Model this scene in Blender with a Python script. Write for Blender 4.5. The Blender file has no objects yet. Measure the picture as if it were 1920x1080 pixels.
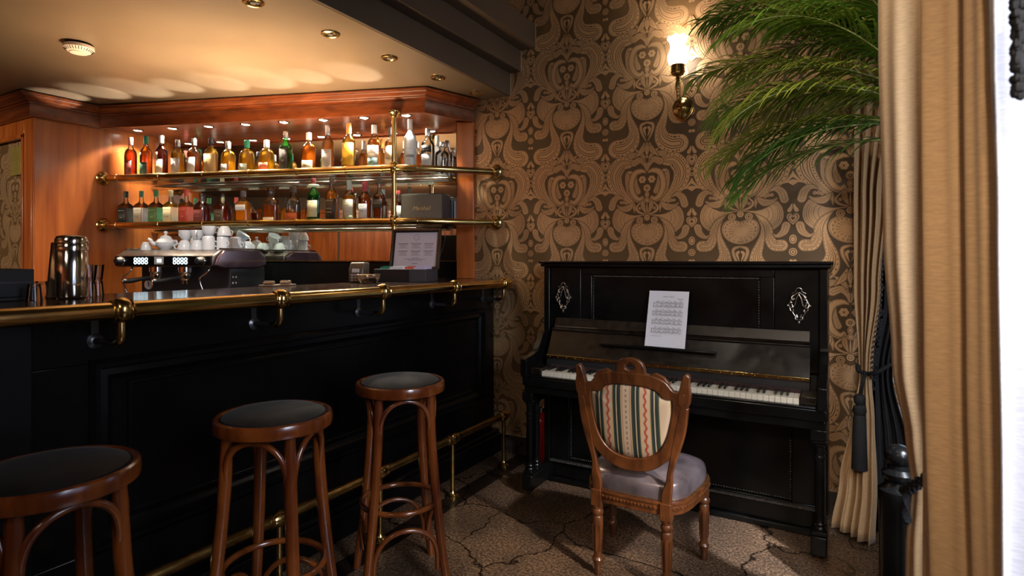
import bpy, bmesh, math, random
from mathutils import Vector, Matrix
R = math.radians
PI = math.pi
SC = bpy.context.scene
COL = SC.collection

# ------------------------------------------------------------------ camera, world, main lights
YAW = 29.9
HEYE = 1.28
cam_d = bpy.data.cameras.new('camera')
cam = bpy.data.objects.new('camera', cam_d)
COL.objects.link(cam)
cam.location = (0, 0, HEYE)
cam.rotation_euler = (R(90), 0, R(YAW))
cam_d.sensor_width = 36
cam_d.lens = 36 * 1080 / 1920
cam_d.shift_y = -53 / 1920
cam_d.clip_start = 0.05
cam_d.dof.use_dof = True
cam_d.dof.focus_distance = 3.1
cam_d.dof.aperture_fstop = 4.0
SC.camera = cam

w = bpy.data.worlds.new('world'); SC.world = w
w.use_nodes = True
w.node_tree.nodes['Background'].inputs[0].default_value = (0.55, 0.68, 1.0, 1)
w.node_tree.nodes['Background'].inputs[1].default_value = 1.0
SC.view_settings.view_transform = 'Standard'
SC.view_settings.look = 'None'
SC.view_settings.gamma = 1
SC.view_settings.exposure = 0.5
SC.cycles.max_bounces = 10
SC.cycles.transparent_max_bounces = 24
SC.cycles.sample_clamp_indirect = 3.0
SC.cycles.caustics_refractive = False

def lamp(name, kind, loc, energy, color, parent=None, **kw):
    d = bpy.data.lights.new(name, kind)
    d.energy = energy; d.color = color
    rot = kw.pop('rot', None); to = kw.pop('to', None)
    for k, v in kw.items(): setattr(d, k, v)
    o = bpy.data.objects.new(name, d); COL.objects.link(o)
    o.location = loc
    if rot: o.rotation_euler = rot
    if to: o.rotation_euler = (Vector(to) - Vector(loc)).to_track_quat('-Z', 'Y').to_euler()
    if parent: o.parent = parent
    return o

WARM = (1.0, 0.70, 0.42)
COOL = (0.86, 0.91, 1.0)
# daylight through the tall window on the right hand side
lamp('window_daylight', 'AREA', (1.32, 0.75, 1.75), 22, COOL, to=(-0.75, 2.35, 0.25), shape='RECTANGLE', size=0.9, size_y=1.7, spread=R(85))
# added warm fill light from behind the photographer
lamp('room_fill', 'AREA', (-0.7, -1.9, 3.0), 12, (1.0, 0.80, 0.60), to=(-0.7, 1.2, 0.6), shape='SQUARE', size=0.9)
# unseen uplight added in the bar well for the glow on the low ceiling
lamp('bar_well_fill', 'AREA', (-2.8, 2.05, 1.0), 29, (1.0, 0.68, 0.38), rot=(R(180), 0, R(17.8)), shape='RECTANGLE', size=0.9, size_y=0.25, spread=R(90))
lamp('far_room_fill', 'AREA', (-3.6, -1.2, 2.3), 30, (1.0, 0.72, 0.45), to=(-3.6, -3.2, 1.2), shape='RECTANGLE', size=2.2, size_y=0.3)  # added fill so the wall opposite shows lit in the bar mirror
lamp('sun_spot', 'SPOT', (1.30, 1.5, 2.0), 260, (0.92, 0.94, 1.0), to=(-0.62, 2.42, 0.42), spot_size=R(15), spot_blend=0.6, shadow_soft_size=0.06)  # added spot that brings the daylight on to the chair seat
lamp('machine_fill', 'SPOT', (-2.75, 1.25, 2.36), 55, (1.0, 0.93, 0.84), to=(-3.75, 2.2, 1.3), spot_size=R(48), spot_blend=0.9, shadow_soft_size=0.012)  # added spot without a fitting, brightens the coffee machine and cups
lamp('palm_fill', 'SPOT', (-0.35, 1.1, 3.18), 60, (1.0, 0.90, 0.74), to=(0.0, 2.45, 1.85), spot_size=R(42), spot_blend=0.9, shadow_soft_size=0.03)  # added spot without a fitting, brightens the palm
lamp('panel_fill', 'SPOT', (-4.6, -1.0, 2.1), 120, (1.0, 0.84, 0.62), to=(-5.1, 1.77, 1.6), spot_size=R(40), spot_blend=0.8, shadow_soft_size=0.012)  # added spot without a fitting, brightens the papered panel at the left
# low sun finding its way between the curtains on to the floor
lamp('sun_spot', 'SPOT', (1.30, 1.50, 2.30), 650, (0.86, 0.92, 1.0), to=(-0.33, 2.78, 0.0), spot_size=R(9), spot_blend=0.25, shadow_soft_size=0.02)
lamp('sun_spot', 'SPOT', (1.30, 1.0, 2.30), 330, (1.0, 0.86, 0.66), to=(-1.15, 2.25, 0.0), spot_size=R(17), spot_blend=0.9, shadow_soft_size=0.05)
lamp('curtain_fill', 'AREA', (0.25, -1.3, 2.5), 2.8, (1.0, 0.80, 0.60), to=(0.22, 1.5, 1.3), shape='SQUARE', size=0.25, spread=R(50))  # added fill aimed at the near curtains
# ------------------------------------------------------------------ materials
MATS = {}
def _nt(name):
    m = bpy.data.materials.new(name); m.use_nodes = True
    return m, m.node_tree, m.node_tree.nodes['Principled BSDF']
def mat(name, col, rough=0.5, metal=0.0, var=0.0, vscale=8.0, bump=0.0, bscale=60.0, spec=0.5, coat=0.0, emit=None, estr=0.0, stretch=None):
    if name in MATS: return MATS[name]
    m, nt, b = _nt(name)
    c = (col[0], col[1], col[2], 1)
    b.inputs['Base Color'].default_value = c
    b.inputs['Roughness'].default_value = rough
    b.inputs['Metallic'].default_value = metal
    b.inputs['Specular IOR Level'].default_value = spec
    b.inputs['Coat Weight'].default_value = coat
    b.inputs['Coat Roughness'].default_value = 0.12
    tc = nt.nodes.new('ShaderNodeTexCoord')
    src = tc.outputs['Object']
    if stretch:
        mp = nt.nodes.new('ShaderNodeMapping'); mp.inputs['Scale'].default_value = stretch
        nt.links.new(src, mp.inputs[0]); src = mp.outputs[0]
    if var > 0:
        n = nt.nodes.new('ShaderNodeTexNoise'); n.inputs['Scale'].default_value = vscale; n.inputs['Detail'].default_value = 5
        nt.links.new(src, n.inputs['Vector'])
        r = nt.nodes.new('ShaderNodeValToRGB')
        r.color_ramp.elements[0].position = 0.3; r.color_ramp.elements[1].position = 0.72
        r.color_ramp.elements[0].color = tuple(max(0, x * (1 - var)) for x in col) + (1,)
        r.color_ramp.elements[1].color = tuple(min(1, x * (1 + var)) for x in col) + (1,)
        nt.links.new(n.outputs[0], r.inputs[0]); nt.links.new(r.outputs[0], b.inputs['Base Color'])
        mr = nt.nodes.new('ShaderNodeMapRange'); mr.inputs[3].default_value = max(0.02, rough * (1 - var * 0.6)); mr.inputs[4].default_value = min(1, rough * (1 + var * 0.6))
        nt.links.new(n.outputs[0], mr.inputs[0]); nt.links.new(mr.outputs[0], b.inputs['Roughness'])
    if bump > 0:
        n2 = nt.nodes.new('ShaderNodeTexNoise'); n2.inputs['Scale'].default_value = bscale; n2.inputs['Detail'].default_value = 4
        nt.links.new(src, n2.inputs['Vector'])
        bp = nt.nodes.new('ShaderNodeBump'); bp.inputs['Strength'].default_value = bump; bp.inputs['Distance'].default_value = 0.002
        nt.links.new(n2.outputs[0], bp.inputs['Height']); nt.links.new(bp.outputs[0], b.inputs['Normal'])
    if emit:
        b.inputs['Emission Color'].default_value = (*emit, 1); b.inputs['Emission Strength'].default_value = estr
    MATS[name] = m
    return m
def wood(name, c1, c2, rough=0.3, scale=(1, 1, 1), coat=0.3, freq=9.0):
    if name in MATS: return MATS[name]
    m, nt, b = _nt(name)
    tc = nt.nodes.new('ShaderNodeTexCoord'); mp = nt.nodes.new('ShaderNodeMapping'); mp.inputs['Scale'].default_value = scale
    nt.links.new(tc.outputs['Object'], mp.inputs[0])
    n = nt.nodes.new('ShaderNodeTexNoise'); n.inputs['Scale'].default_value = freq; n.inputs['Detail'].default_value = 8; n.inputs['Distortion'].default_value = 0.6
    nt.links.new(mp.outputs[0], n.inputs['Vector'])
    r = nt.nodes.new('ShaderNodeValToRGB')
    r.color_ramp.elements[0].position = 0.33; r.color_ramp.elements[1].position = 0.68
    r.color_ramp.elements[0].color = (*c1, 1); r.color_ramp.elements[1].color = (*c2, 1)
    nt.links.new(n.outputs[0], r.inputs[0]); nt.links.new(r.outputs[0], b.inputs['Base Color'])
    bp = nt.nodes.new('ShaderNodeBump'); bp.inputs['Strength'].default_value = 0.12; bp.inputs['Distance'].default_value = 0.001
    nt.links.new(n.outputs[0], bp.inputs['Height']); nt.links.new(bp.outputs[0], b.inputs['Normal'])
    b.inputs['Roughness'].default_value = rough
    b.inputs['Coat Weight'].default_value = coat; b.inputs['Coat Roughness'].default_value = 0.15
    MATS[name] = m
    return m
def glass(name, tint=(1, 1, 1), gloss=1.0, body=None, amount=0.0, rough=0.02):
    """clear glass: fresnel sheen over a tinted see-through, with some cloudy body for liquids"""
    if name in MATS: return MATS[name]
    m = bpy.data.materials.new(name); m.use_nodes = True
    nt = m.node_tree; nt.nodes.clear()
    out = nt.nodes.new('ShaderNodeOutputMaterial')
    tr = nt.nodes.new('ShaderNodeBsdfTransparent'); tr.inputs[0].default_value = (*tint, 1)
    base = tr.outputs[0]
    if body:
        df = nt.nodes.new('ShaderNodeBsdfDiffuse'); df.inputs[0].default_value = (*body, 1)
        tl = nt.nodes.new('ShaderNodeBsdfTranslucent'); tl.inputs[0].default_value = (*body, 1)
        mm = nt.nodes.new('ShaderNodeMixShader'); mm.inputs[0].default_value = 0.5
        nt.links.new(df.outputs[0], mm.inputs[1]); nt.links.new(tl.outputs[0], mm.inputs[2])
        m2 = nt.nodes.new('ShaderNodeMixShader'); m2.inputs[0].default_value = amount
        nt.links.new(base, m2.inputs[1]); nt.links.new(mm.outputs[0], m2.inputs[2]); base = m2.outputs[0]
    gl = nt.nodes.new('ShaderNodeBsdfGlossy'); gl.inputs['Roughness'].default_value = rough
    fr = nt.nodes.new('ShaderNodeFresnel'); fr.inputs[0].default_value = 1.5
    mu = nt.nodes.new('ShaderNodeMath'); mu.operation = 'MULTIPLY'; mu.inputs[1].default_value = gloss; mu.use_clamp = True
    nt.links.new(fr.outputs[0], mu.inputs[0])
    mx = nt.nodes.new('ShaderNodeMixShader')
    nt.links.new(mu.outputs[0], mx.inputs[0]); nt.links.new(base, mx.inputs[1]); nt.links.new(gl.outputs[0], mx.inputs[2])
    nt.links.new(mx.outputs[0], out.inputs[0])
    MATS[name] = m
    return m

BLACK = mat('black_lacquer', (0.0025, 0.0025, 0.003), 0.26, var=0.35, vscale=5, bump=0.10, bscale=35, spec=0.22)
BLACKM = mat('black_satin', (0.01, 0.01, 0.011), 0.45, var=0.3, bump=0.1)
PIANO = mat('piano_lacquer', (0.004, 0.004, 0.004), 0.24, var=0.5, vscale=7, bump=0.12, bscale=45, spec=0.3)
BRASS = mat('brass', (0.66, 0.45, 0.17), 0.2, 1.0, var=0.28, vscale=9)
BRASSD = mat('dull_brass', (0.42, 0.27, 0.09), 0.3, 1.0, var=0.4, vscale=14)
CHROME = mat('chrome', (0.85, 0.85, 0.86), 0.08, 1.0)
STEEL = mat('polished_steel', (0.78, 0.74, 0.70), 0.12, 1.0, var=0.05)
DARKSTEEL = mat('dark_steel', (0.10, 0.10, 0.11), 0.3, 0.8)
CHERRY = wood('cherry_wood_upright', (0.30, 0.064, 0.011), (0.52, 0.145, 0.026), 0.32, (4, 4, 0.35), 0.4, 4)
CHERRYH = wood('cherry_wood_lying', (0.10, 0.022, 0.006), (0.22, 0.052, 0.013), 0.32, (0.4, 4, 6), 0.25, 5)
BENT = wood('bentwood_stain', (0.065, 0.012, 0.003), (0.21, 0.052, 0.008), 0.22, (3, 3, 1.0), 0.6, 4)
WALNUT = wood('walnut_stain', (0.045, 0.013, 0.004), (0.125, 0.039, 0.010), 0.34, (4, 4, 1.5), 0.25, 7)
VELVET = mat('black_velvet', (0.0045, 0.005, 0.006), 0.8, var=0.8, vscale=9, bump=0.2, bscale=200, spec=0.15)
VELVET.node_tree.nodes['Principled BSDF'].inputs['Sheen Weight'].default_value = 0.06
VELVET.node_tree.nodes['Principled BSDF'].inputs['Sheen Roughness'].default_value = 0.4
PORC = mat('white_porcelain', (0.72, 0.75, 0.80), 0.12, spec=0.6)
PAPER = mat('white_paper', (0.62, 0.62, 0.68), 0.7, var=0.04)
INK = mat('black_ink', (0.02, 0.02, 0.02), 0.6)

# ------------------------------------------------------------------ mesh helpers
class MB:
    def __init__(s): s.v = []; s.f = []; s.m = []; s.T = None
    def add(s, vs, fs, m=0):
        o = len(s.v)
        if s.T is not None: vs = [s.T @ Vector(p) for p in vs]
        s.v += [tuple(p) for p in vs]
        s.f += [tuple(i + o for i in f) for f in fs]; s.m += [m] * len(fs)
        return s
    def box(s, x0, x1, y0, y1, z0, z1, m=0):
        vs = [(x, y, z) for z in (z0, z1) for y in (y0, y1) for x in (x0, x1)]
        return s.add(vs, [(0, 2, 3, 1), (4, 5, 7, 6), (0, 1, 5, 4), (2, 6, 7, 3), (0, 4, 6, 2), (1, 3, 7, 5)], m)
    def loops(s, L, m=0, caps=True, closed=False):
        n = len(L[0]); vs = [p for l in L for p in l]; fs = []
        k = len(L)
        for i in range(k if closed else k - 1):
            a, b = i * n, ((i + 1) % k) * n
            for j in range(n): fs.append((a + j, a + (j + 1) % n, b + (j + 1) % n, b + j))
        if caps and not closed:
            fs.append(tuple(reversed(range(n)))); fs.append(tuple((k - 1) * n + j for j in range(n)))
        return s.add(vs, fs, m)
    def tube(s, pts, r, n=14, m=0, closed=False, caps=True, flat=1.0):
        P = [Vector(p) for p in pts]; k = len(P)
        rr = r if isinstance(r, (list, tuple)) else [r] * k
        L = []; up = None
        for i in range(k):
            if closed: t = P[(i + 1) % k] - P[i - 1]
            else: t = P[min(i + 1, k - 1)] - P[max(i - 1, 0)]
            t.normalize()
            if up is None:
                up = Vector((0, 0, 1)) if abs(t.z) < 0.9 else Vector((1, 0, 0))
            a = (up - t * up.dot(t)).normalized(); up = a; b = t.cross(a)
            L.append([P[i] + a * (math.cos(2 * PI * j / n) * rr[i]) + b * (math.sin(2 * PI * j / n) * rr[i] * flat) for j in range(n)])
        return s.loops(L, m, caps, closed)
    def lathe(s, prof, n=24, m=0, c=(0, 0, 0), axis='z', ex=2.0, caps=True):
        L = []
        for r, z in prof:
            l = []
            for j in range(n):
                a = 2 * PI * j / n
                ca, sa = math.cos(a), math.sin(a)
                k = 1.0 if ex == 2.0 else 1 / (abs(ca) ** ex + abs(sa) ** ex) ** (1 / ex)
                x, y = r * k * ca, r * k * sa
                if axis == 'z': p = (c[0] + x, c[1] + y, c[2] + z)
                elif axis == 'y': p = (c[0] + x, c[1] + z, c[2] - y)
                else: p = (c[0] + z, c[1] + x, c[2] + y)
                l.append(p)
            L.append(l)
        return s.loops(L, m, caps)
    def prism(s, poly, a0, a1, plane='xz', m=0):
        """poly in the given plane, extruded along the third axis from a0 to a1"""
        def P(p, a):
            return {'xz': (p[0], a, p[1]), 'xy': (p[0], p[1], a), 'yz': (a, p[0], p[1])}[plane]
        n = len(poly)
        vs = [P(p, a0) for p in poly] + [P(p, a1) for p in poly]
        fs = [tuple(range(n)), tuple(range(2 * n - 1, n - 1, -1))] + [(i, i + n, (i + 1) % n + n, (i + 1) % n) for i in range(n)]
        return s.add(vs, fs, m)
    def ring(s, outer, inner, a0, a1, plane='xz', m=0, closed=True):
        """band between two matched outlines, extruded"""
        def P(p, a):
            return {'xz': (p[0], a, p[1]), 'xy': (p[0], p[1], a), 'yz': (a, p[0], p[1])}[plane]
        n = len(outer); L = []
        for o_, i_ in zip(outer, inner): L.append([P(o_, a0), P(i_, a0), P(i_, a1), P(o_, a1)])
        return s.loops(L, m, not closed, closed)
    def blob(s, c, rx, ry, rz, n=10, m=0):
        k = n // 2 + 1; prof = [(max(1e-4, math.sin(PI * i / k)), -math.cos(PI * i / k)) for i in range(k + 1)]
        L = [[(c[0] + rx * r * math.cos(2 * PI * j / n), c[1] + ry * r * math.sin(2 * PI * j / n), c[2] + rz * z) for j in range(n)] for r, z in prof]
        return s.loops(L, m, True)
    def build(s, name, mats, parent=None, bevel=0.0, smooth=38, loc=None, recalc=True, solid=0.0, sub=0):
        me = bpy.data.meshes.new(name); me.from_pydata(s.v, [], s.f)
        if not isinstance(mats, (list, tuple)): mats = [mats]
        for mm in mats: me.materials.append(mm)
        me.polygons.foreach_set('material_index', s.m)
        if recalc:
            bm = bmesh.new(); bm.from_mesh(me); bmesh.ops.recalc_face_normals(bm, faces=bm.faces); bm.to_mesh(me); bm.free()
        if smooth:
            me.polygons.foreach_set('use_smooth', [True] * len(me.polygons))
            me.set_sharp_from_angle(angle=R(smooth))
        me.update()
        o = bpy.data.objects.new(name, me); COL.objects.link(o)
        if parent: o.parent = parent
        if loc: o.location = loc
        if solid:
            md = o.modifiers.new('solid', 'SOLIDIFY'); md.thickness = solid; md.offset = 0
        if sub:
            md = o.modifiers.new('sub', 'SUBSURF'); md.levels = sub; md.render_levels = sub
        if bevel:
            md = o.modifiers.new('bevel', 'BEVEL'); md.width = bevel; md.segments = 2; md.limit_method = 'ANGLE'; md.angle_limit = R(40)
            md.harden_normals = False
        return o

def spline(pts, k=8, closed=False):
    P = [Vector(p) for p in pts]; n = len(P); out = []
    rng = range(n) if closed else range(n - 1)
    for i in rng:
        p0 = P[(i - 1) % n] if closed or i > 0 else P[0] * 2 - P[1]
        p1, p2 = P[i], P[(i + 1) % n]
        p3 = P[(i + 2) % n] if closed or i < n - 2 else P[-1] * 2 - P[-2]
        for j in range(k):
            t = j / k
            out.append(0.5 * ((2 * p1) + (p2 - p0) * t + (2 * p0 - 5 * p1 + 4 * p2 - p3) * t * t + (3 * p1 - p0 - 3 * p2 + p3) * t ** 3))
    if not closed: out.append(P[-1].copy())
    return out
def circ(c, r, n=24, z=None):
    return [(c[0] + r * math.cos(2 * PI * i / n), c[1] + r * math.sin(2 * PI * i / n)) + ((z,) if z is not None else ()) for i in range(n)]

def tag(o, label=None, cat=None, group=None, kind=None):
    if label: o['label'] = label
    if cat: o['category'] = cat
    if group: o['group'] = group
    if kind: o['kind'] = kind
    return o
def thing(name, label, cat, loc=(0, 0, 0), rz=0.0, group=None, rot=None):
    o = bpy.data.objects.new(name, None); COL.objects.link(o)
    o.empty_display_size = 0.1
    o.location = loc; o.rotation_euler = rot if rot else (0, 0, rz)
    return tag(o, label, cat, group)
def copy_tree(o, parent=None):
    c = o.copy(); COL.objects.link(c); c.parent = parent
    for ch in list(o.children): copy_tree(ch, c)
    return c

_txt = {}
def text2d(s, size=1.0, shear=0.0, align='CENTER'):
    key = (s, shear, align)
    if key not in _txt:
        cu = bpy.data.curves.new('t', 'FONT'); cu.body = s; cu.size = 1.0; cu.shear = shear; cu.align_x = align; cu.align_y = 'CENTER'
        cu.resolution_u = 2
        ob = bpy.data.objects.new('t', cu)
        me = bpy.data.meshes.new_from_object(ob)
        _txt[key] = ([tuple(v.co[:2]) for v in me.vertices], [tuple(p.vertices) for p in me.polygons])
        bpy.data.objects.remove(ob); bpy.data.meshes.remove(me); bpy.data.curves.remove(cu)
    vs, fs = _txt[key]
    return [(x * size, y * size) for x, y in vs], fs
# ------------------------------------------------------------------ the room
YW = 3.33          # plane of the papered wall
ZBAR = 2.375       # low ceiling over the bar
def struct(o): o['kind'] = 'structure'; return o

def floor_material():
    m, nt, b = _nt('stone_floor')
    geo = nt.nodes.new('ShaderNodeNewGeometry')
    pos = geo.outputs['Position']
    n1 = nt.nodes.new('ShaderNodeTexNoise'); n1.inputs['Scale'].default_value = 210; n1.inputs['Detail'].default_value = 8; n1.inputs['Roughness'].default_value = 0.8
    n2 = nt.nodes.new('ShaderNodeTexNoise'); n2.inputs['Scale'].default_value = 2.4; n2.inputs['Detail'].default_value = 4
    nt.links.new(pos, n1.inputs['Vector']); nt.links.new(pos, n2.inputs['Vector'])
    r1 = nt.nodes.new('ShaderNodeValToRGB'); cr = r1.color_ramp
    cr.elements[0].position = 0.40; cr.elements[0].color = (0.020, 0.014, 0.010, 1)
    cr.elements[1].position = 0.62; cr.elements[1].color = (0.42, 0.30, 0.21, 1)
    e = cr.elements.new(0.50); e.color = (0.115, 0.076, 0.048, 1)
    n3 = nt.nodes.new('ShaderNodeTexNoise'); n3.inputs['Scale'].default_value = 85; n3.inputs['Detail'].default_value = 5; n3.inputs['Roughness'].default_value = 0.75
    nt.links.new(pos, n3.inputs['Vector'])
    av = nt.nodes.new('ShaderNodeMath'); av.operation = 'ADD'; nt.links.new(n1.outputs[0], av.inputs[0]); nt.links.new(n3.outputs[0], av.inputs[1])
    hf = nt.nodes.new('ShaderNodeMath'); hf.operation = 'MULTIPLY'; hf.inputs[1].default_value = 0.5; nt.links.new(av.outputs[0], hf.inputs[0])
    nt.links.new(hf.outputs[0], r1.inputs[0])
    r2 = nt.nodes.new('ShaderNodeValToRGB')
    r2.color_ramp.elements[0].position = 0.35; r2.color_ramp.elements[0].color = (0.55, 0.5, 0.5, 1)
    r2.color_ramp.elements[1].position = 0.7; r2.color_ramp.elements[1].color = (1.15, 1.0, 0.9, 1)
    nt.links.new(n2.outputs[0], r2.inputs[0])
    mul = nt.nodes.new('ShaderNodeMixRGB'); mul.blend_type = 'MULTIPLY'; mul.inputs[0].default_value = 1
    nt.links.new(r1.outputs[0], mul.inputs[1]); nt.links.new(r2.outputs[0], mul.inputs[2])
    # wandering veins
    nd = nt.nodes.new('ShaderNodeTexNoise'); nd.inputs['Scale'].default_value = 3.0; nd.inputs['Detail'].default_value = 5
    nt.links.new(pos, nd.inputs['Vector'])
    mixv = nt.nodes.new('ShaderNodeVectorMath'); mixv.operation = 'MULTIPLY_ADD'; mixv.inputs[1].default_value = (0.35, 0.35, 0.35)
    nt.links.new(nd.outputs['Color'], mixv.inputs[0]); nt.links.new(pos, mixv.inputs[2])
    vo = nt.nodes.new('ShaderNodeTexVoronoi'); vo.feature = 'DISTANCE_TO_EDGE'; vo.inputs['Scale'].default_value = 1.45
    nt.links.new(mixv.outputs[0], vo.inputs['Vector'])
    r3 = nt.nodes.new('ShaderNodeValToRGB')
    r3.color_ramp.elements[0].position = 0.002; r3.color_ramp.elements[0].color = (0.03, 0.03, 0.03, 1)
    r3.color_ramp.elements[1].position = 0.009; r3.color_ramp.elements[1].color = (1, 1, 1, 1)
    nt.links.new(vo.outputs[0], r3.inputs[0])
    mul2 = nt.nodes.new('ShaderNodeMixRGB'); mul2.blend_type = 'MULTIPLY'; mul2.inputs[0].default_value = 1
    nt.links.new(mul.outputs[0], mul2.inputs[1]); nt.links.new(r3.outputs[0], mul2.inputs[2])
    # dark inlaid band beside the bar
    sx = nt.nodes.new('ShaderNodeSeparateXYZ'); nt.links.new(pos, sx.inputs[0])
    ca = nt.nodes.new('ShaderNodeMath'); ca.operation = 'COMPARE'; ca.inputs[1].default_value = -1.80; ca.inputs[2].default_value = 0.055
    nt.links.new(sx.outputs[0], ca.inputs[0])
    mul3 = nt.nodes.new('ShaderNodeMixRGB'); mul3.blend_type = 'MULTIPLY'; mul3.inputs[2].default_value = (0.16, 0.16, 0.18, 1)
    nt.links.new(ca.outputs[0], mul3.inputs[0]); nt.links.new(mul2.outputs[0], mul3.inputs[1])
    nt.links.new(mul3.outputs[0], b.inputs['Base Color'])
    mr = nt.nodes.new('ShaderNodeMapRange'); mr.inputs[3].default_value = 0.42; mr.inputs[4].default_value = 0.08
    nt.links.new(n2.outputs[0], mr.inputs[0]); nt.links.new(mr.outputs[0], b.inputs['Roughness'])
    bp = nt.nodes.new('ShaderNodeBump'); bp.inputs['Strength'].default_value = 0.2; bp.inputs['Distance'].default_value = 0.001
    nt.links.new(n1.outputs[0], bp.inputs['Height']); nt.links.new(bp.outputs[0], b.inputs['Normal'])
    return m
FLOORM = floor_material()
struct(MB().box(-6.6, 1.5, -3.2, 3.6, -0.1, 0).build('floor', FLOORM, smooth=0))

PAPERD = mat('wallpaper_ground', (0.14, 0.080, 0.034), 0.38, var=0.15, vscale=3, spec=0.5)
PAPERG = mat('wallpaper_bronze_print', (0.66, 0.415, 0.225), 0.42, 0.62, var=0.12, vscale=420, bump=0.35, bscale=420)
PAINT = mat('brown_ceiling_paint', (0.17, 0.125, 0.085), 0.33, var=0.12, vscale=2.5, spec=0.5)
PAINTD = mat('dark_brown_paint', (0.10, 0.072, 0.052), 0.36, var=0.12, vscale=2.5)
LIP = mat('pale_paint_edge', (0.45, 0.33, 0.22), 0.5)

# ---- paisley print, drawn once as flat inlay strokes and laid out over the wall
class Ink:
    """flat print drawn in millimetres round the medallion; m 1 = bronze, 0 = ground; later strokes lie on top"""
    def __init__(s): s.v = []; s.f = []; s.m = []; s.k = 0
    def poly(s, pts, m, d):
        o = len(s.v); s.v += [(p[0], p[1], d) for p in pts]; s.f.append(tuple(range(o, o + len(pts)))); s.m.append(m)
    def strip(s, P, W, m, d):
        n = len(P); o = len(s.v)
        for i in range(n):
            a, b = P[max(i - 1, 0)], P[min(i + 1, n - 1)]
            tx, ty = b[0] - a[0], b[1] - a[1]; l = math.hypot(tx, ty) or 1
            nx, ny = -ty / l, tx / l
            s.v.append((P[i][0] + nx * W[i], P[i][1] + ny * W[i], d)); s.v.append((P[i][0] - nx * W[i], P[i][1] - ny * W[i], d))
        for i in range(n - 1):
            s.f.append((o + 2 * i, o + 2 * i + 1, o + 2 * i + 3, o + 2 * i + 2)); s.m.append(m)
    def disc(s, c, rx, rz, m, d, n=16):
        s.poly([(c[0] + rx * math.cos(2 * PI * i / n), c[1] + rz * math.sin(2 * PI * i / n)) for i in range(n)], m, d)
    def stroke(s, pts, layers=None, dots=0, k=6, mirror=True, rim=2.5, drop=True):
        C = [tuple(p) for p in spline([(a, b, c) for a, b, c in pts], k)]
        for sg in ((1, -1) if mirror else (1,)):
            P = [(sg * p[0], p[1]) for p in C]; W = [max(0.3, p[2]) for p in C]; n = len(P)
            wm = max(W); rd = W[-1] > 0.5 * wm; rs = W[0] > 0.5 * wm
            def lay(j, f, m, add=0.0, t0=0.0, t1=1.0, soft=0):
                i0, i1 = int(t0 * (n - 1)), int(t1 * (n - 1)) + 1
                if i1 - i0 < 3: return
                Q = P[i0:i1]; WW = [w_ * f + add for w_ in W[i0:i1]]
                if soft:
                    q = len(WW)
                    WW = [max(0.3, w_ * min(1.0, (i + .2) / (q * .45))) if soft == 1 else max(0.3, w_ * min(1.0, (q - i - .8) / (q * .45))) for i, w_ in enumerate(WW)]
                WW = [max(.25, x) for x in WW]
                d = s.k + j * 2
                s.strip(Q, WW, m, d)
                if rd and i1 == n and not soft == 2: s.disc(Q[-1], WW[-1], WW[-1], m, d + 1)
                if rs and i0 == 0 and not soft == 1: s.disc(Q[0], WW[0], WW[0], m, d + 1)
            lay(0, 1, 0, rim); lay(1, 1, 1)
            if layers == 0: continue
            if wm > 7: lay(2, 1, 0, -1.8); lay(3, 1, 1, -3.2)
            if wm > 17 and drop:
                lay(4, .50, 0, 0, .22 if rd else 0, 1 if rd else .8, 1 if rd else 2); lay(5, .42, 1, 0, .26 if rd else 0, 1 if rd else .76, 1 if rd else 2)
                lay(6, .26, 0, 0, .40 if rd else 0, 1 if rd else .62, 1 if rd else 2); lay(7, .18, 1, 0, .45 if rd else 0, 1 if rd else .58, 1 if rd else 2)
            elif wm > 9 and drop:
                lay(4, .34, 0, 0, .25 if rd else .2, 1 if rd else .8, 1 if rd else 2); lay(5, .20, 1, 0, .35 if rd else .25, 1 if rd else .72, 1 if rd else 2)
            if dots:
                acc = 0
                for i in range(2, n):
                    acc += math.hypot(P[i][0] - P[i - 1][0], P[i][1] - P[i - 1][1])
                    if acc > dots and W[i] > 9:
                        acc = 0; a, b = P[i - 1], P[i]; l = math.hypot(b[0] - a[0], b[1] - a[1]) or 1
                        nx, ny = -(b[1] - a[1]) / l, (b[0] - a[0]) / l
                        for q in (-0.72, 0.72):
                            rr_ = W[i] * 0.07 + 0.6; s.disc((P[i][0] + nx * W[i] * q, P[i][1] + ny * W[i] * q), rr_, rr_ * 1.2, 0, s.k + 17, 6)
        s.k += 19
    def medal(s, c, r, lays, rz=None):
        for j, (f, m) in enumerate(lays): s.disc(c, r * f, (rz or r) * f, m, s.k + j, 26)
        s.k += len(lays)
    def both(s, pts, m, d):
        s.poly(pts, m, d); s.poly([(-x, z) for x, z in pts], m, d)
ink = Ink()
G4 = ((1.12, 0), (1, 1), (0.72, 0), (0.56, 1))
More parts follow.
